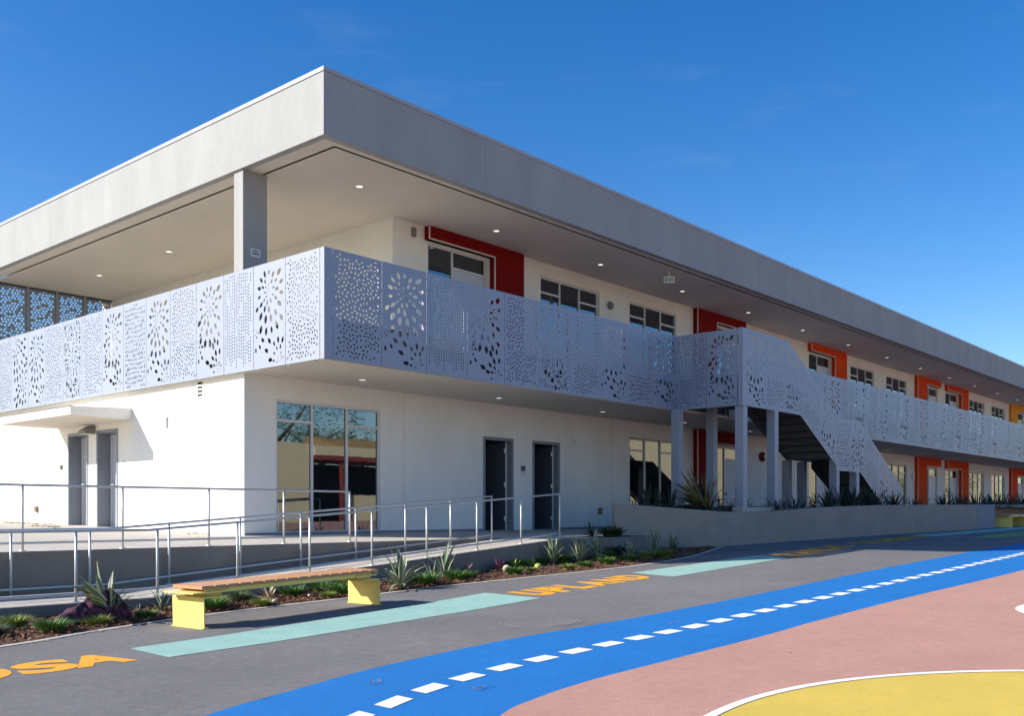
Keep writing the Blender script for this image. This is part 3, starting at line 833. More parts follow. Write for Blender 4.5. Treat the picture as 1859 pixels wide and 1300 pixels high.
# side of the landing, then the stepped front screen
w = (1.82 - .12) / 2
for i, k in enumerate('AB'):
    keep(panel(k, st, 10.83, -2.535 - i * w, ZB, -PI / 2, (w - .004) / PW), st)
q = MB(); q.box(10.80, -4.37, ZB - .01, 11.0, -4.25, ZB + PH + .005); part(q, 'corner_post', POSTM, bevel=.01)
BOT = [(11.0, ZB), (13.99, ZB), (16.55, 1.61), (18.03, 1.61), (21.5, -.30)]
TOP = [(11.0, ZB + PH), (13.24, ZB + PH), (16.5, 3.08), (18.03, 3.08), (21.5, 1.20)]
def line(P, x):
    for i in range(len(P) - 1):
        if x <= P[i + 1][0] + 1e-6: return P[i][1] + (P[i + 1][1] - P[i][1]) * (x - P[i][0]) / (P[i + 1][0] - P[i][0])
    return P[-1][1]
xs = [11.005 + i * 1.05 for i in range(11)]
for i, k in enumerate('BADABEBABA'):
    a, b = xs[i], xs[i + 1] - .008
    br = sorted({a, b, *[p[0] for p in BOT + TOP if a < p[0] < b]})
    out = [(x - a, line(BOT, x)) for x in br] + [(x - a, line(TOP, x)) for x in br[::-1]]
    z0 = min(p[1] for p in out); hh = max(p[1] for p in out) - z0
    out = [(x, z - z0) for x, z in out]
    wd = b - a
    ok = lambda x, y: .04 < x < wd - .04 and line(BOT, a + x) + .06 < y + z0 < line(TOP, a + x) - .06
    me = sheet('perforated_panel', out, holes(k, wd, hh, ok), PAINTM)
    o = link('perforated_panel', me, st); o.location = (a, YS, z0); o.rotation_euler = (PI / 2, 0, 0); keep(o, st)

# ------------------------------------------------------------------ fittings on the building
def dlight(x, y, z, label, grp):
    o = thing('ceiling_light', label, 'ceiling light', (x, y, z), group=grp)
    o_ = link('rim', DL[0], o); link('lens', DL[1], o)
q = MB(); q.lathe([(.06, -.001), (.09, -.010), (.095, -.001)], (0, 0, 0), 20); r1 = q.mesh('rim', WHITEB, smooth=True)
q = MB(); q.lathe([(0, -.004), (.061, -.004)], (0, 0, 0), 20); DL = (r1, q.mesh('lens', LAMP, fix=False))
ORDS = 'first second third fourth fifth sixth seventh eighth ninth tenth eleventh twelfth thirteenth fourteenth'.split()
for i in range(14):
    dlight(1.93 + 3.92 * i, -.96, SOF2, ORDS[i] + ' downlight from the roof corner in the soffit along the long front', 'downlights under the roof')
for i in range(3): dlight(1.93, 2.55 + 3.56 * i, SOF2, ORDS[i] + ' downlight behind the column in the gallery ceiling', 'downlights over the gallery')
for i in range(12):
    dlight(2.05 + 3.95 * i, -.90, SOF1, ORDS[i] + ' downlight from the corner under the balcony floor', 'downlights under the balcony')
ex = thing('exit_sign', 'white exit sign with green letters hung from the upper soffit', 'sign', (11.5, -1.9, 6.48))
q = MB(); q.box(-.17, -.025, -.11, .17, .025, .11); q.build('housing', WHITEB, ex, bevel=.006)
q = MB(); q.box(-.02, -.02, .11, .02, .02, .27); q.build('hanger', WHITEB, ex)
ex.rotation_euler = (0, 0, R(-55)); ex.scale = (.8, .8, .8); ex.location.z = SOF2 - .216
xx = -.135
for chh in 'EXIT':
    ww = .03 if chh == 'I' else .07
    me = letter_mesh(chh, .03); fit(me, lambda u, v, xx=xx, ww=ww: Vector((xx + u * ww, -.0275, -.065 + v * .13)))
    me.materials.clear(); me.materials.append(GREENS); link('letter', me, ex); xx += ww + .012
def fixture(name, label, cat, parts, loc, rz=0):
    o = thing(name, label, cat, loc, rz)
    for nm, mt, boxes in parts:
        q = MB()
        for b in boxes: q.box(*b)
        q.build(nm, mt, o, bevel=.004)
    return o
fixture('wall_vent', 'louvred white vent high on the sunlit wall under the screen', 'vent',
        [('vent_frame', STUCCO, [(-.012, -.11, -.19, 0, -.085, .19), (-.012, .085, -.19, 0, .11, .19), (-.012, -.085, .165, 0, .085, .19), (-.012, -.085, -.19, 0, .085, -.165)]),
         ('backing', DARKR, [(-.004, -.085, -.165, -.001, .085, .165)])] + [('slat', STUCCO, [(-.02, -.084, -.15 + k * .075, -.006, .084, -.115 + k * .075)]) for k in range(4)], (0, 1.49, 2.80))
fixture('junction_box', 'slim white box on the sunlit wall beside the entrance canopy', 'box', [('cover', STUCCO, [(-.05, -.04, -.11, 0, .04, .11)])], (0, 2.75, 2.26))
fixture('card_reader', 'small dark two button reader beside the recessed doors', 'reader', [('plate', WHITEB, [(-.012, -.04, -.08, 0, .04, .08)]), ('button', GREYB, [(-.02, -.012, .02, -.012, .012, .045)]), ('button', GREYB, [(-.02, -.012, -.04, -.012, .012, -.015)])], (0, 4.60, 1.47))
fixture('hose_bib', 'small dark tap cover left on the sunlit wall near the doors', 'tap', [('plate', GREYB, [(-.02, -.07, .02, 0, .07, .05)]), ('spout', GREYB, [(-.05, -.02, -.06, 0, .02, .019)])], (0, 7.51, 1.5))
fixture('outlet_cover', 'hooded beige outlet cover low on the sunlit wall', 'outlet', [('cover', BRONZE, [(-.06, -.06, -.07, 0, .06, .07)]), ('plate', WHITEB, [(-.008, -.075, -.085, 0.001, .075, .085)])], (0, 8.87, .51))
wl_ = thing('wall_light', 'grey wedge wall light between the two recessed doors', 'light', (0, 6.0, 2.28))
q = MB(); q.prism([(0, -.09), (0, .09), (-.06, .09), (-.24, -.02), (-.24, -.09)], -.17, .17, lambda a, b, c: (a, c, b)); q.build('housing', GREYB, wl_, bevel=.008)
q = MB(); q.box(-.22, -.15, -.096, -.03, .15, -.091); q.build('lens', WHITEB, wl_)
fixture('intercom_box', 'white intercom box on the shaded wall beyond the open doorways', 'box', [('cover', WHITEB, [(-.07, -.045, -.10, .07, 0, .10)]), ('button', GREYB, [(-.012, -.052, .0, .012, -.045, .04)])], (9.87, 0, 2.26))
fixture('room_sign', 'small dark room plate between the two open doorways', 'sign', [('plate', DSTEEL, [(-.085, -.008, -.0, .085, 0, .12)]), ('lower_plate', FRAME, [(-.085, -.008, -.11, .085, 0, -.003)])], (7.88, 0, 1.45))
fixture('outlet_cover', 'hooded bronze outlet cover low on the shaded wall by the planter', 'outlet', [('cover', BRONZE, [(-.07, -.06, -.09, .07, 0, .09)]), ('plate', WHITEB, [(-.085, -.008, -.105, .085, .001, .105)])], (11.03, 0, .47))
fixture('door_alarm', 'small grey sounder on the upper wall beside the deep red surround', 'alarm', [('housing', GREYB, [(-.05, -.06, -.10, .05, 0, .10)])], (4.22, 0, 6.50))
sp = thing('wall_speaker', 'round grey speaker on the upper wall between two windows', 'speaker', (11.5, 0, 6.08))
q = MB(); q.tube([(0, 0, 0), (0, -.05, 0), (0, -.11, 0)], [.11, .11, .07], 18); q.build('cone', GREYB, sp, smooth=False)
q = MB(); q.box(-.16, -.012, -.11, .10, 0, .11); q.build('back_plate', FRAME, sp)
hn = thing('alarm_bell', 'dark red round alarm bell on the shaded wall behind the stair', 'bell', (20.35, 0, 2.33))
q = MB(); q.tube([(0, 0, 0), (0, -.10, 0), (0, -.16, 0)], [.16, .16, .10], 20); q.build('gong', HORNR, hn)
q = MB(); q.tube([(0, -.16, 0), (0, -.175, 0)], .09, 14); q.build('centre_cap', WHITEB, hn)
fixture('wall_lamp', 'small white wall lamp on the lower wall beside the first orange surround', 'light', [('housing', WHITEB, [(-.06, -.10, -.16, .06, 0, .16)])], (35.05, 0, 2.05))
fixture('notice_plate', 'white notice plate with two dark lines on the gallery column', 'sign', [('plate', FRAME, [(-.11, -.006, -.08, .11, 0, .08)]), ('line', DSTEEL, [(-.06, -.0085, .018, .06, -.006, .042)]), ('line', DSTEEL, [(-.075, -.0085, -.034, .075, -.006, -.008)])], (.16, -.12, 5.22))

# ------------------------------------------------------------------ handrails
def handrail(label, y, xs_, base, x0, x1, dy=0):
    o = thing('handrail', label, 'handrail', (x0, y, base(x0)), group='aluminium handrails of the ramp and walkway')
    o.location = (0, 0, 0)
    H = .86
    px = [x0] + [k for k in (-3.9, 4.3) if x0 < k < x1 - .2] + [x1]
    q = MB(); q.tube([(x, y, base(x) + H) for x in px], .0172, 10); q.build('rail', RAILM, o, smooth=True)
    q = MB(); q.tube([(x, y, base(x) + .105) for x in px], .017, 8); q.build('rail', RAILM, o, smooth=True)
    for x in xs_:
        q = MB(); q.tube([(x, y, base(x)), (x, y, base(x) + H - .01)], .0165, 10); pp = q.build('post', RAILM, o, smooth=True)
        q = MB(); q.lathe([(.0, .012), (.04, .012), (.045, 0)], (x, y, base(x)), 12); q.build('base_flange', RAILM, pp)
handrail('aluminium handrail along the edge of the upper walkway', -2.42, [-6.25, -4.9, -3.55, -2.2, -.85, .5], lambda x: -.074, -9, .5)
handrail('aluminium handrail on the inner side of the ramp against the retaining wall', -2.64, [-6.28, -5.13, -4.12, -2.97, -1.8, -.68, .45, 1.58, 2.72, 3.86], ramp_z, -9, 3.86)
handrail('aluminium handrail on the outer edge of the ramp beside the planting bed', -3.83, [-6.9, -5.9, -4.85, -3.80, -2.62, -1.4, -.21, .97, 2.18, 3.36, 4.5], ramp_z, -9, 4.5)

# ------------------------------------------------------------------ benches
def make_bench():
    o = thing('park_bench', '', 'bench', (0, 0, 0))
    LB = 2.62
    n = 16; pitch = LB / n
    for i in range(n):
        x = -LB / 2 + i * pitch
        q = MB(); q.box(x + .008, -.265, .415, x + pitch - .008, .265, .452); q.build('slat', WOOD, o, bevel=.004)
    q = MB(); q.box(-1.22, -.22, .365, 1.22, -.17, .412); q.box(-1.22, .17, .365, 1.22, .22, .412); q.build('seat_beam', BENCHY, o)
    for sx in (-1.30, 1.285):
        s = MB()
        s.box(sx, -.285, .0, sx + .014, .285, .335); s.box(sx + .014, -.285, .321, sx + .29, .285, .335) if sx < 0 else s.box(sx - .30, -.285, .321, sx, .285, .335); s.box(sx - .03, -.285, .0, sx + .07, .285, .008)
        lg = s.build('leg', BENCHY, o, bevel=.004)
        e_ = 0 if sx < 0 else -.36; s = MB(); s.box(sx + e_ + .10, -.18, .336, sx + e_ + .30, .18, .375); s.build('spacer', BENCHY, lg)
        s = MB(); s.box(sx - .12, -.27, .376, sx + .34, .27, .390) if sx < 0 else s.box(sx - .34, -.25, .376, sx + .0, .25, .390); s.build('top_plate', BENCHY, lg)
    return o
bn = make_bench(); bn['label'] = 'slatted wooden bench on yellow folded legs beside the planting bed'; bn['group'] = 'benches on the play surface'
bn.location = (-3.34, -5.92, gz(-3.35) + .002)
bn.rotation_euler = (0, R(-1.37), R(4))
b2 = copy_tree(bn); b2['label'] = 'shaded yellow legged bench far off at the end of the raised planter'
b2.location = (27.9, -5.95, gz(27.9) + .002); b2.rotation_euler = (0, R(-.4), R(3))
b3 = copy_tree(bn); b3['label'] = 'furthest yellow legged bench behind the shaded one'
b3.location = (33.5, -5.6, gz(33.5) + .002); b3.rotation_euler = (0, R(-.4), R(3))

# ------------------------------------------------------------------ raised planter
PWL = [(8.0, -2.63, .64), (8.8, -3.45, .55), (9.62, -4.33, .46), (10.4, -4.45, .43), (11.8, -4.61, .46), (13.8, -4.84, .55), (15.6, -5.04, .60), (17.3, -5.22, .64), (20.7, -5.65, .665), (23.94, -5.90, .68)]
def offset(P, d_):
    out = []
    for i, p in enumerate(P):
        a = Vector(P[max(i - 1, 0)][:2]); b = Vector(P[min(i + 1, len(P) - 1)][:2]); n = (b - a).normalized()
        out.append((p[0] - n.y * d_, p[1] + n.x * d_, p[2]))
    return out
pln = thing('raised_planter', 'long curved grey concrete planter wall at the foot of the stair', 'planter', (8, -2.63, 0)); pln.location = (0, 0, 0)
def wall_run(P, name, mt, par, thick=.22):
    Q = offset(P, thick); q = MB(); ch = .015
    I1 = offset(P, ch); I2 = offset(P, thick - ch)
    for i in range(len(P) - 1):
        a, b, c, d_ = P[i], P[i + 1], Q[i + 1], Q[i]; e, f, g, h = I1[i], I1[i + 1], I2[i + 1], I2[i]
        q.quad((a[0], a[1], -1.2), (b[0], b[1], -1.2), (b[0], b[1], b[2] - ch), (a[0], a[1], a[2] - ch))
        q.quad((a[0], a[1], a[2] - ch), (b[0], b[1], b[2] - ch), (f[0], f[1], f[2]), (e[0], e[1], e[2]))
        q.quad((e[0], e[1], e[2]), (f[0], f[1], f[2]), (g[0], g[1], g[2]), (h[0], h[1], h[2]))
        q.quad((h[0], h[1], h[2]), (g[0], g[1], g[2]), (c[0], c[1], c[2] - ch), (d_[0], d_[1], d_[2] - ch))
        q.quad((c[0], c[1], -1.2), (d_[0], d_[1], -1.2), (d_[0], d_[1], d_[2] - ch), (c[0], c[1], c[2] - ch))
    for i in (0, len(P) - 1):
        q.add([(P[i][0], P[i][1], -1.2), (Q[i][0], Q[i][1], -1.2), (Q[i][0], Q[i][1], Q[i][2] - ch), (I2[i][0], I2[i][1], I2[i][2]), (I1[i][0], I1[i][1], I1[i][2]), (P[i][0], P[i][1], P[i][2] - ch)], [(0, 1, 2, 3, 4, 5)])
    return q.build(name, mt, par)
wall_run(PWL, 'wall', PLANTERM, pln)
ENDP = mat('planter_end_render', (.27, .275, .30), .85, var=.05)
wall_run([(23.95, -5.905, .683), (25.5, -6.02, .69)], 'end_wall', ENDP, pln)
wall_run([(25.52, -6.02, .69), (25.6, -4.9, .69)], 'end_wall', ENDP, pln)
pl2 = thing('raised_planter', 'second concrete planter wall set back behind the far benches', 'planter', (25.7, -4.9, 0)); pl2.location = (0, 0, 0)
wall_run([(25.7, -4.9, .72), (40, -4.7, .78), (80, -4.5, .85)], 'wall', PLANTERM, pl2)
S = offset(PWL, .2)
q = MB()
for i in range(len(S) - 1):
    a, b = S[i], S[i + 1]
    bx = lambda p: (max(p[0], 8.4), -2.62, .60)
    q.quad((a[0], a[1], a[2] - .07), (b[0], b[1], b[2] - .07), bx(b), bx(a))
q.quad((23.9, -5.7, .61), (80, -4.4, .68), (80, -2.62, .6), (23.9, -2.62, .6))
q.build('planter_soil', SOIL, fix=False)['kind'] = 'structure'
q = MB(); q.quad((8.2, -2.615, -.1), (80, -2.615, -.1), (80, -2.615, .61), (8.2, -2.615, .61)); q.build('planter_back_wall', PLANTERM, fix=False)['kind'] = 'structure'

# ------------------------------------------------------------------ plants
def blades(seed, n, rad, hgt, m_, lean=.9, wid=.006, dirn=None):
    r = random.Random(seed); q = MB()
    for _ in range(n):
        a = r.uniform(0, 2 * PI); rr_ = rad * math.sqrt(r.random()) * .55
        p = Vector((rr_ * math.cos(a), rr_ * math.sin(a), -.01)); ln = hgt * r.uniform(.6, 1.25)
        ao = a + r.uniform(-.7, .7); d_ = Vector((math.cos(ao), math.sin(ao), 0))
        if dirn: d_ = (d_ * .6 + Vector(dirn)).normalized()
        k = lean * r.uniform(.35, 1.1); w_ = wid * r.uniform(.7, 1.4); sd = Vector((-d_.y, d_.x, 0)) * w_
        pts = []
        for s in (0, .4, .75, 1):
            pts.append(p + d_ * (ln * k * s * s * .85 + .1 * ln * s) + Vector((0, 0, ln * (s - .42 * k * s * s))))
        vs = [pts[0] - sd, pts[0] + sd, pts[1] - sd, pts[1] + sd, pts[2] - sd * .7, pts[2] + sd * .7, pts[3]]
        q.add(vs, [(0, 1, 3, 2), (2, 3, 5, 4), (4, 5, 6)])
    return q.mesh('blades', m_, fix=False)
TUFT = {c: [blades(s + i * 10, 520, .20, .165, m_, wid=.0042, lean=1.15) for i in range(2)] for s, (c, m_) in enumerate((('a', GR_A), ('b', GR_B), ('c', GR_C), ('d', GR_D)))}
nt_ = [0]
def tuft(label, x, y, kind, s=1.0, h=1.0, z=None, grp='grass tufts in the planting bed'):
    o = link('grass_tuft', TUFT[kind][nt_[0] % 2]); nt_[0] += 1
    o.location = (x, y, (gz(x) if z is None else z) + .012); o.scale = (s, s, s * h); o.rotation_euler = (0, 0, nt_[0] * 1.7)
    return tag(o, label, 'grass', grp)
def strap(L0, W0, bend, fold, mats, twist=.0, seg=7):
    q = MB(); prof = [(.55, 0), (.8, .12), (1, .35), (.95, .55), (.75, .75), (.42, .9), (.02, 1)]
    rows = []
    for i in range(seg):
        s = prof[i][1]; w = W0 * prof[i][0]
        x = bend * L0 * s ** 2.2; z = L0 * s * (1 - .30 * bend * s)
        row = []
        for c in (-1, -.62, 0, .62, 1):
            y = c * w / 2; xx_ = x - abs(c) * w * fold * .5
            ca, sa = math.cos(twist * s), math.sin(twist * s)
            row.append((xx_ + y * sa * .3, y * ca, z))
        rows.append(row)
    vs = [p for row in rows for p in row]
    for i in range(seg - 1):
        for c in range(4):
            q.add([rows[i][c], rows[i][c + 1], rows[i + 1][c + 1], rows[i + 1][c]], [(0, 1, 2, 3)], 1 if c in (0, 3) else 0)
    me = q.mesh('leaf', mats, fix=False)
    bm = bmesh.new(); bm.from_mesh(me); bmesh.ops.remove_doubles(bm, verts=bm.verts, dist=1e-5); bm.to_mesh(me); bm.free()
    me.polygons.foreach_set('use_smooth', [True] * len(me.polygons))
    return me
def leafset(mats): return [strap(1, .105, b, f, mats, tw) for b, f, tw in ((.08, .5, .1), (.22, .5, -.2), (.42, .45, .3), (.75, .4, .1))]
LV = leafset([FLAX, FLAXE]); LD = leafset([FLAXD, FLAXD]); LT = leafset([FLAXT, FLAXT]); LX = leafset([DEADL, DEADL]); LG = leafset([FLAX, FLAX])
LP = leafset([PURP, PURP]); LB_ = leafset([BURG, BURG]); LL = leafset([LIME, LIME])
def rosette(name, label, cat, x, y, n, L0, W0, S_, seed, spread=.5, z=None, grp=None, lean=None, alt=None, base=.05):
    o = thing(name, label, cat, (x, y, (gz(x) if z is None else z) + .005), group=grp); n = int(n * 1.6); W0 *= 1.3
    r = random.Random(seed)
    for i in range(n):
        t_ = (i + .5) / n; a = i * 2.4 + r.uniform(-.3, .3)
        tilt = spread * (.15 + t_) * r.uniform(.7, 1.2)
        k = min(3, int(t_ * 3 + r.random() * 1.2))
        lf = link('leaf', (alt if alt and r.random() < .3 else S_)[k], o)
        l = L0 * r.uniform(.65, 1.12) * (1 - .25 * t_)
        M = Matrix.Rotation(a, 4, 'Z') @ Matrix.Translation((base * (t_ if base < .1 else r.random() * 2), 0, 0)) @ Matrix.Rotation(tilt, 4, 'Y')
        if lean: M = Matrix.Rotation(lean[1], 4, Vector((-math.sin(lean[0]), math.cos(lean[0]), 0))) @ M
        lf.matrix_local = M @ Matrix.Diagonal((l, l * W0 / .105 * r.uniform(.85, 1.15) , l, 1))
    return o
FG = 'variegated flax plants in the bed'
rosette('flax_plant', 'tall variegated flax just past the near bench, broadest in the bed', 'plant', -.62, -4.95, 22, .60, .10, LV, 1, .75, grp=FG, alt=LG)
rosette('flax_plant', 'three stemmed narrow flax between burgundy rosette and purple leaves', 'plant', .97, -4.25, 11, .60, .085, LV, 2, .62, grp=FG, alt=LG)
rosette('flax_plant', 'slim upright flax under the open doorways, first of the far trio', 'plant', 3.83, -4.2, 15, .60, .085, LV, 3, .42, grp=FG, alt=LG)
rosette('flax_plant', 'dense upright flax in front of the last handrail post', 'plant', 4.5, -4.3, 17, .56, .10, LV, 4, .5, grp=FG)
rosette('flax_plant', 'leaning pale flax beside the end of the ramp wall', 'plant', 5.1, -4.35, 16, .60, .10, LV, 5, .45, grp=FG, lean=(2.2, .3))
rosette('flax_plant', 'lone sunlit flax just before the shadow at the bed end', 'plant', 5.75, -4.6, 14, .46, .09, LV, 6, .55, grp=FG)
rosette('flax_plant', 'shaded grey flax standing against the curved planter wall', 'plant', 6.7, -4.55, 12, .62, .085, LV, 7, .42, grp=FG, alt=LG)
rosette('agave', 'wide shaded agave at the foot of the planter wall', 'plant', 7.5, -4.5, 18, .42, .11, LG, 8, 1.0)
rosette('agave', 'dark upright agave between the plaid jacket and the bench', 'plant', -4.05, -4.40, 9, .40, .085, LV, 9, .55, alt=LG)
rosette('agave_shoot', 'short stubby pale shoot next to the dark upright agave', 'plant', -4.36, -4.42, 6, .17, .055, LV, 10, .35)
rosette('agave', 'fallen pale agave leaf lying by the bench leg', 'plant', -3.95, -4.72, 4, .26, .09, LV, 12, 2.2)
rosette('flax_plant', 'variegated flax poking out of the plaid jacket', 'plant', -4.90, -4.86, 18, .62, .11, LV, 13, .9, grp=FG, lean=(2.6, .5), z=gz(-4.9) + .09)
rosette('dry_agave', 'bleached dry agave with broad beige leaves under the bench seat', 'plant', -2.45, -4.35, 13, .30, .13, LX, 14, 1.25)
rosette('dry_agave', 'small beige dried stump of leaves under the bench seat', 'plant', -1.62, -4.55, 8, .17, .12, LX, 15, .7)
rosette('bromeliad', 'burgundy rosette against the ramp wall behind the broad flax', 'plant', .15, -4.25, 16, .27, .10, LB_, 16, 1.0)
rosette('bromeliad', 'dusky purple rosette half hidden behind the narrow flax', 'plant', 1.55, -4.18, 15, .25, .12, LP, 17, .8)
rosette('bromeliad', 'pale purple cabbage like rosette with open heart', 'plant', 2.35, -4.2, 20, .28, .16, LP, 18, .95)
rosette('bromeliad', 'lime green rosette next to the purple cabbage like plant', 'plant', 2.75, -4.2, 14, .23, .09, LL, 19, .9)
rosette('bromeliad', 'second lime rosette further along under the doorway', 'plant', 3.35, -4.12, 13, .20, .08, LL, 20, 1.0)
rosette('bromeliad', 'low mauve rosette in front of the leaning pale flax', 'plant', 5.36, -4.75, 14, .17, .09, LP, 21, 1.1)
rosette('spider_plant', 'flat pale striped rosette lying in front of the burgundy plant', 'plant', .45, -4.5, 16, .34, .05, LV, 22, 1.75)
for lab, x, y, rad, m_ in (('round pinkish squash lying before the purple cabbage like plant', 2.30, -4.42, .075, PALEF), ('small yellow ball of leaves on the mulch before the third flax', 2.9, -4.62, .07, LIME),
                           ('smooth pale stone under the middle of the bench', -2.0, -4.62, .032, PALEF), ('flat buff stone near the kerb under the bench', -2.75, -4.88, .04, CURB)):
    q = MB(); q.lathe([(.0, 0), (rad * .8, .01), (rad, rad * .7), (rad * .75, rad * 1.3), (rad * .3, rad * 1.55), (0, rad * 1.5)], (x, y, gz(x) + .005), 14)
    tag(q.build('stone' if 'stone' in lab else 'squash' if 'squash' in lab else 'leaf_ball', m_, smooth=True), lab, 'stone' if 'stone' in lab else 'plant')
TG = [('yellow green grass tuft by the ramp wall, nearest the frame edge', -5.85, -4.55, 'b', 1.0), ('dark green tuft at the kerb in the near corner of the bed', -6.3, -5.15, 'd', .95), ('bright green tuft at the kerb before the jacket sleeve', -5.75, -5.25, 'a', 1.05),
      ('low olive tuft under the front of the plaid jacket', -5.2, -5.08, 'b', .85), ('bushy green tuft just behind the near bench leg', -3.62, -4.80, 'a', 1.25), ('grey green tuft behind the bushy one at the bench leg', -3.4, -4.45, 'c', 1.15),
      ('thin grey tuft beside the bleached agave', -2.85, -4.2, 'c', .95), ('green tuft beyond the bleached agave under the seat', -2.02, -4.25, 'a', 1.1), ('tall green tuft against the ramp wall behind the bench', -1.45, -4.2, 'a', 1.15),
      ('full green tuft near the far bench leg', -1.55, -4.75, 'a', 1.25), ('yellowish tuft beside the far bench leg', -.98, -4.25, 'b', 1.2), ('wide dark tuft in front of the burgundy rosette', -.02, -4.78, 'a', 1.45),
      ('low deep green tuft before the narrow flax', .72, -4.80, 'a', 1.3), ('neat green tuft alone on open mulch', 1.98, -4.86, 'a', 1.0), ('soft green tuft behind the slim upright flax', 4.2, -4.1, 'a', 1.4),
      ('small green tuft at the kerb below the first far flax', 3.05, -5.15, 'b', .8), ('mid green tuft at the kerb below the dense flax', 3.6, -5.12, 'a', .85), ('green kerbside tuft below the mauve rosette', 4.35, -5.05, 'a', 1.0),
      ('sprawling green tuft by the lone sunlit flax', 5.0, -5.1, 'a', 1.05), ('flat olive tuft beyond the lone sunlit flax', 5.75, -5.0, 'b', 1.1), ('last bright tuft before the shaded end of the bed', 6.2, -5.1, 'b', 1.15),
      ('grass clump against the wall behind the lime rosette', 3.0, -4.05, 'a', 1.2), ('dark clump filling the bed end against the ramp wall', 6.1, -4.1, 'd', 1.7), ('green fringe at the foot of the ramp wall', 3.65, -4.03, 'a', 1.1)]
TG += [('ragged green tuft between the jacket and the upright agave', -4.55, -4.95, 'a', .8), ('thin yellow tuft at the kerb under the bench seat', -3.0, -4.95, 'b', .75), ('green tuft at the wall behind the bleached agave', -2.75, -4.05, 'a', .9),
       ('small pale tuft near the beige stump of leaves', -1.9, -4.9, 'b', .65), ('grey tuft at the foot of the broad flax', -.3, -4.55, 'c', .9), ('low tuft between the narrow flax and the purple leaves', 1.25, -4.55, 'a', .8),
       ('small olive tuft on open mulch near the lime rosette', 2.5, -4.8, 'b', .6), ('dark tuft behind the yellow ball of leaves', 2.65, -4.05, 'd', 1.0), ('fresh green tuft at the base of the dense flax', 4.75, -4.65, 'a', .9), ('trailing green tuft below the leaning pale flax', 5.35, -4.3, 'a', 1.2)]
for a in TG: tuft(*a)
rosette('flax_plant', 'dark bushy plant in the small bed behind the ramp end', 'plant', 6.5, -3.1, 20, .36, .07, LD, 31, 1.0, z=-.1)
rosette('flax_plant', 'rust brown bushy plant in the small bed by the planter', 'plant', 7.25, -3.15, 20, .40, .07, LD, 32, .9, z=-.1, alt=LT)
tuft('dark groundcover clump in the small bed behind the ramp end', 6.85, -3.4, 'd', 1.6, z=-.1, grp='grass in the small bed')
# planter plants
PG = 'dark flax clumps in the raised planter'
pp = [('thin dark flax clump below the patterned window', 8.9, -2.95, .58, 14, .75, .35), ('dark flax clump beside the patterned window edge', 9.3, -3.3, .52, 14, .70, .4), ('short dark clump at the first stair post', 9.9, -3.6, .47, 16, .62, .6),
      ('dark shrubby clump beside the corner post of the stair', 11.9, -3.75, .52, 18, .48, .8), ('low broad dark clump between two stair posts', 12.5, -4.42, .5, 16, .5, .75), ('broad leaved dark clump before the third post', 13.3, -4.5, .5, 14, .55, .6),
      ('upright dark clump under the lower flight', 15.3, -4.55, .55, 18, .85, .5), ('tall dark clump before the landing posts', 16.4, -4.75, .58, 20, .95, .55), ('dark clump at the toe of the stair screen', 17.6, -4.85, .6, 18, .85, .6),
      ('spreading dark clump beyond the stair toe', 18.9, -5.0, .6, 18, .7, .8), ('sparse dark clump right of the stair', 20.4, -5.1, .6, 12, .5, .7)]
for i, (lab, x, y, z, n, L0, sprd) in enumerate(pp): rosette('dark_flax', lab, 'plant', x, y, int(n * 1.9), L0 * .8, .05, LD, 40 + i, sprd, z=z - .03, grp=PG, base=.14)
rosette('windswept_flax', 'large windswept tawny flax leaning over the planter wall', 'plant', 10.25, -3.85, 60, 1.15, .05, LT, 60, .55, z=.44, lean=(2.4, .75), alt=LD)
for i in range(9):
    rosette('dark_flax', ORDS[i] + ' dark flax clump of the hedge before the orange surrounds', 'plant', 24.2 + i * .95, -4.75 + .25 * (i % 2), 18 + 5 * (i % 3), .42 + .13 * ((i * 7) % 4) / 1.5, .05, LD, 70 + i, .7, z=.6, base=.2, grp='flax hedge at the far planter')
for i in range(8):
    rosette('dark_flax', ORDS[i] + ' dark clump along the set back planter at the far end', 'plant', 33 + i * 1.5, -4.1, 26, .75, .05, LD, 90 + i, .7, z=.62, base=.2, grp='clumps in the far planter')

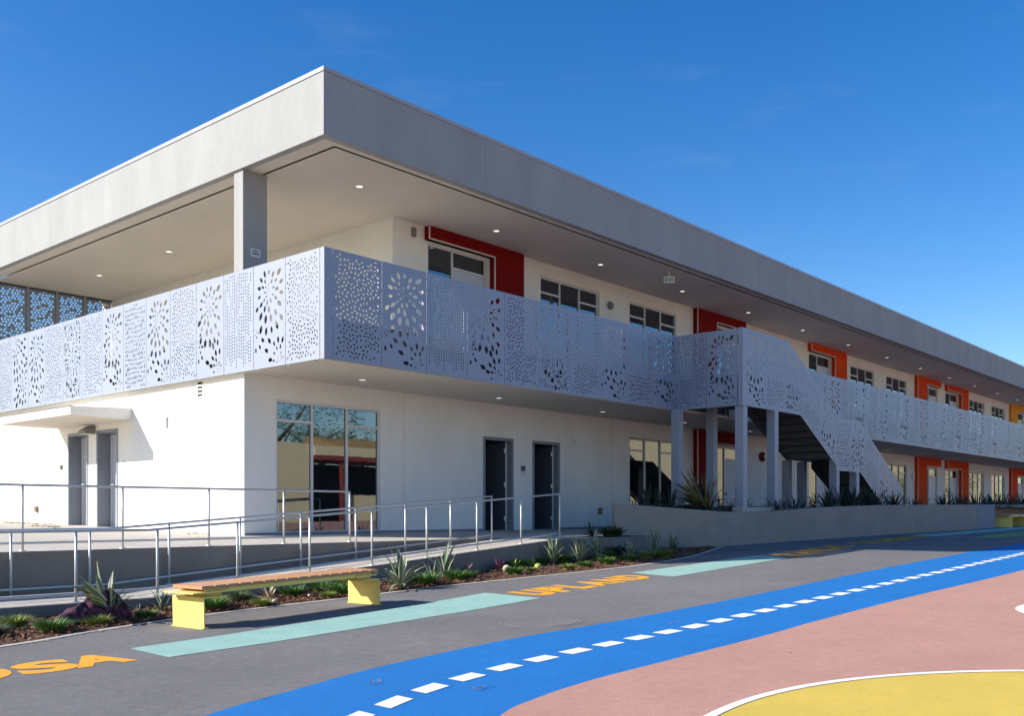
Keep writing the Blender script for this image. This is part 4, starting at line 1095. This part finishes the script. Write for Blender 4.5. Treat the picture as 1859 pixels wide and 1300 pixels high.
# ------------------------------------------------------------------ jacket
def jacket():
    q = MB(); N = 64; uv = []; pts = []; x0, x1, y0, y1 = -5.75, -4.60, -5.16, -4.40
    HUMPS = ((-4.93, -4.74, .35, .19, .19), (-5.08, -4.80, .30, .16, .15), (-5.27, -4.86, .21, .17, .11), (-5.44, -4.90, .13, .15, .09), (-5.58, -4.93, .08, .09, .07), (-4.80, -4.84, .25, .11, .14))
    def h(x, y):
        w = noise.noise(Vector((x * 5, y * 5, 3)))
        xw, yw = x + .05 * w, y + .05 * noise.noise(Vector((x * 6, y * 6, 9)))
        best = 0
        for a, b, H, rx, ry in HUMPS:
            d2 = ((xw - a) / rx) ** 2 + ((yw - b) / ry) ** 2
            if d2 < 1.9: best = max(best, H * (1 - (d2 / 1.9) ** 1.25))
        if best <= 0: return -1
        th = math.atan2(y + 4.72, x + 4.93)
        return max(.012, best * (1 + .13 * noise.noise(Vector((x * 11, y * 11, 1)))) + .028 * math.sin(6 * th + 5 * w) * min(1, best * 5))
    H_ = [[h(x0 + (x1 - x0) * i / N, y0 + (y1 - y0) * j / N) for j in range(N + 1)] for i in range(N + 1)]
    for i in range(N + 1):
        for j in range(N + 1):
            x, y = x0 + (x1 - x0) * i / N, y0 + (y1 - y0) * j / N
            pts.append((x, y, gz(x) + .01 + max(0, H_[i][j]))); uv.append((x * 2.6 + H_[i][j] * 1.2, y * 2.6 - H_[i][j] * 1.4))
    fs = [(i * (N + 1) + j, (i + 1) * (N + 1) + j, (i + 1) * (N + 1) + j + 1, i * (N + 1) + j + 1) for i in range(N) for j in range(N)
          if max(H_[i][j], H_[i + 1][j], H_[i][j + 1], H_[i + 1][j + 1]) > 0]
    q.add(pts, fs)
    me = q.mesh('plaid_jacket', CLOTH, fix=False, smooth=True)
    ul = me.uv_layers.new(name='UVMap')
    for lp in me.loops: ul.data[lp.index].uv = uv[lp.vertex_index]
    return link('plaid_jacket', me)
tag(jacket(), 'dark red plaid jacket draped over a flax beside the ramp wall', 'jacket')
# dry leaves blown about
q = MB(); r_ = random.Random(8)
for cx0, cy0, z0, n_, s_ in ((-.5, 9.0, .17, 60, .35), (-.4, 7.6, .145, 50, .3), (-1.0, 5.9, .11, 45, .3), (-.25, 3.3, .063, 60, .25), (-.2, 1.2, .023, 25, .3)):
    for _ in range(n_):
        x, y = cx0 + r_.gauss(0, s_ * .4), cy0 + r_.gauss(0, s_)
        if x > -.03: continue
        M = Matrix.Translation((x, y, deck_z(y) + .006 + r_.random() * .015)) @ Matrix.Rotation(r_.uniform(0, 6), 4, 'Z') @ Matrix.Rotation(r_.uniform(-.7, .7), 4, 'X')
        q.add([M @ Vector(p) for p in ((-.04, 0, 0), (0, -.018, .004), (.04, 0, .01), (0, .018, .004))], [(0, 1, 2, 3)])
q.build('leaf_litter', LITTER, fix=False)['kind'] = 'stuff'
q = MB()
for cx0, cy0, n_, s_ in ((-5.55, -10.1, 16, .05), (-5.2, -10.85, 22, .06), (-6.4, -9.95, 12, .05), (-1.5, -10.1, 8, .05), (.6, -11.9, 6, .12), (-1.6, -12.2, 5, .3), (-3.0, -12.0, 5, .4), (-7, -6.6, 10, .5), (-3, -8.2, 10, .9)):
    for _ in range(n_):
        x, y = cx0 + r_.gauss(0, s_), cy0 + r_.gauss(0, s_ * .5)
        M = Matrix.Translation((x, y, gz(x) + .016)) @ Matrix.Rotation(r_.uniform(0, 6), 4, 'Z') @ Matrix.Rotation(r_.uniform(-.5, .5), 4, 'X')
        q.add([M @ Vector(p) for p in ((-.012, 0, 0), (0, -.006, .003), (.014, 0, .004), (0, .006, .002))], [(0, 1, 2, 3)])
for _ in range(260):
    x = r_.uniform(-7.5, 8); y = bed_y(x) - .06 - abs(r_.gauss(0, .12))
    M = Matrix.Translation((x, y, gz(x) + .006)) @ Matrix.Rotation(r_.uniform(0, 6), 4, 'Z') @ Matrix.Rotation(r_.uniform(-.4, .4), 4, 'X')
    l = r_.uniform(.008, .026)
    q.add([M @ Vector(p) for p in ((-l, -l * .25, 0), (l, -l * .2, .002), (l * .8, l * .3, .004), (-l * .7, l * .2, .002))], [(0, 1, 2, 3)])
q.build('twig_litter', LITTER, fix=False)['kind'] = 'stuff'

# ------------------------------------------------------------------ trees and the buildings across the yard (seen in the glass)
def tree(name, label, x, y, z, h, cr, seed, n=3200):
    o = thing(name, label, 'tree', (x, y, z), group='trees beyond the yard')
    r = random.Random(seed); q = MB(); tips = []
    q.tube([(0, 0, -.3), (.1, .05, h * .2), (-.05, .1, h * .42)], [.035 * h, .027 * h, .02 * h], 9)
    for i in range(8):
        a = i * 2.4 + r.random(); l = cr * r.uniform(.55, .95); e = r.uniform(.5, 1.1)
        s = Vector((-.05, .1, h * r.uniform(.3, .42)))
        m1 = s + Vector((math.cos(a) * l * .5, math.sin(a) * l * .5, l * .45 * e)); t1 = s + Vector((math.cos(a) * l, math.sin(a) * l, l * 1.0 * e))
        q.tube([s, m1, t1], [.013 * h, .008 * h, .003 * h], 6); tips += [m1, t1, (m1 + t1) / 2]
    q.build('trunk', BARK, o, smooth=True)
    c = MB(); cl = [t_ + Vector((r.gauss(0, .25), r.gauss(0, .25), r.gauss(.2, .3))) * cr * .35 for t_ in tips for _ in range(2)] + [Vector((r.gauss(0, .4) * cr, r.gauss(0, .4) * cr, h * .72 + r.gauss(0, .12) * h)) for _ in range(14)]
    for _ in range(n):
        k = r.choice(cl); p = k + Vector((r.gauss(0, 1), r.gauss(0, 1), r.gauss(0, .75))) * cr * .16
        s_ = r.uniform(.07, .14); M = Matrix.Translation(p) @ Matrix.Rotation(r.uniform(0, 6), 4, 'Z') @ Matrix.Rotation(r.uniform(-1.3, 1.3), 4, 'X')
        c.add([M @ Vector(v) for v in ((-s_, 0, 0), (0, -s_ * .45, .02), (s_, 0, 0), (0, s_ * .45, .02))], [(0, 1, 2, 3)])
    c.build('crown', LEAFM, o, fix=False)
    return o
tree('shade_tree', 'dark tree top showing through the gallery screen', 4.6, 24, -.9, 9.0, 2.6, 1)
tree('shade_tree', 'broad tree over the tan wall across the yard', 29.5, -41.5, -.6, 13, 5.5, 2, 3000)
tree('shade_tree', 'narrow tree behind the tiled covered walk across the yard', 38, -47, -.6, 14, 3.2, 3, 3200)
tree('shade_tree', 'small round tree behind the tiled roof across the yard', 46.5, -53, -.6, 15, 2.4, 4, 2600)
tree('shade_tree', 'green tree before the long cream wall across the yard', 128, -33, -.6, 8, 3.5, 5, 2600)
tree('shade_tree', 'second green tree before the long cream wall', 150, -33, -.6, 9, 4, 6, 2600)
ob = thing('classroom_block', 'tan single storey classroom block with red beam and posts across the yard', 'building', (25, -35, gz(25)))
q = MB(); q.box(-14, -8, -.5, 3.1, 0, 4.95); q.build('wall', TAN, ob)
q = MB(); q.box(3.1, -6, -.5, 22, -4.2, 3.9); q.build('wall', DARKR, ob)  # near black colour stands in for shade in the open covered walk
q = MB(); q.box(3.12, -4.2, 3.95, 22, .25, 4.25); q.build('beam', RBEAM, ob)
q = MB(); q.box(3.12, -4.2, 4.255, 22, .30, 4.85); q.build('parapet', TAN, ob)
for k in range(9):
    q = MB(); q.box(5.6, -4.2, 4.86 + k * .10, 22, -.1 - k * .45, 4.95 + k * .10); q.build('roof_tile_course', TILE, ob)
for k in range(4):
    q = MB(); q.box(5.35 + k * 4.2, -.1, -.5, 5.55 + k * 4.2, .1, 3.95); q.build('post', RBEAM, ob)
q = MB(); q.box(7.2, -1.6, -.5, 22, -1.3, 1.75); q.build('low_wall', TAN, ob)
fw = thing('boundary_building', 'long cream rendered building far across the yard', 'building', (100, -42, .1))
q = MB(); q.box(-45, -8, -.5, 110, 0, 8.2); q.build('wall', TAN, fw)
q = MB(); q.box(-45.2, -8.2, 8.2, 110.2, .25, 8.6); q.build('coping', COPING, fw)
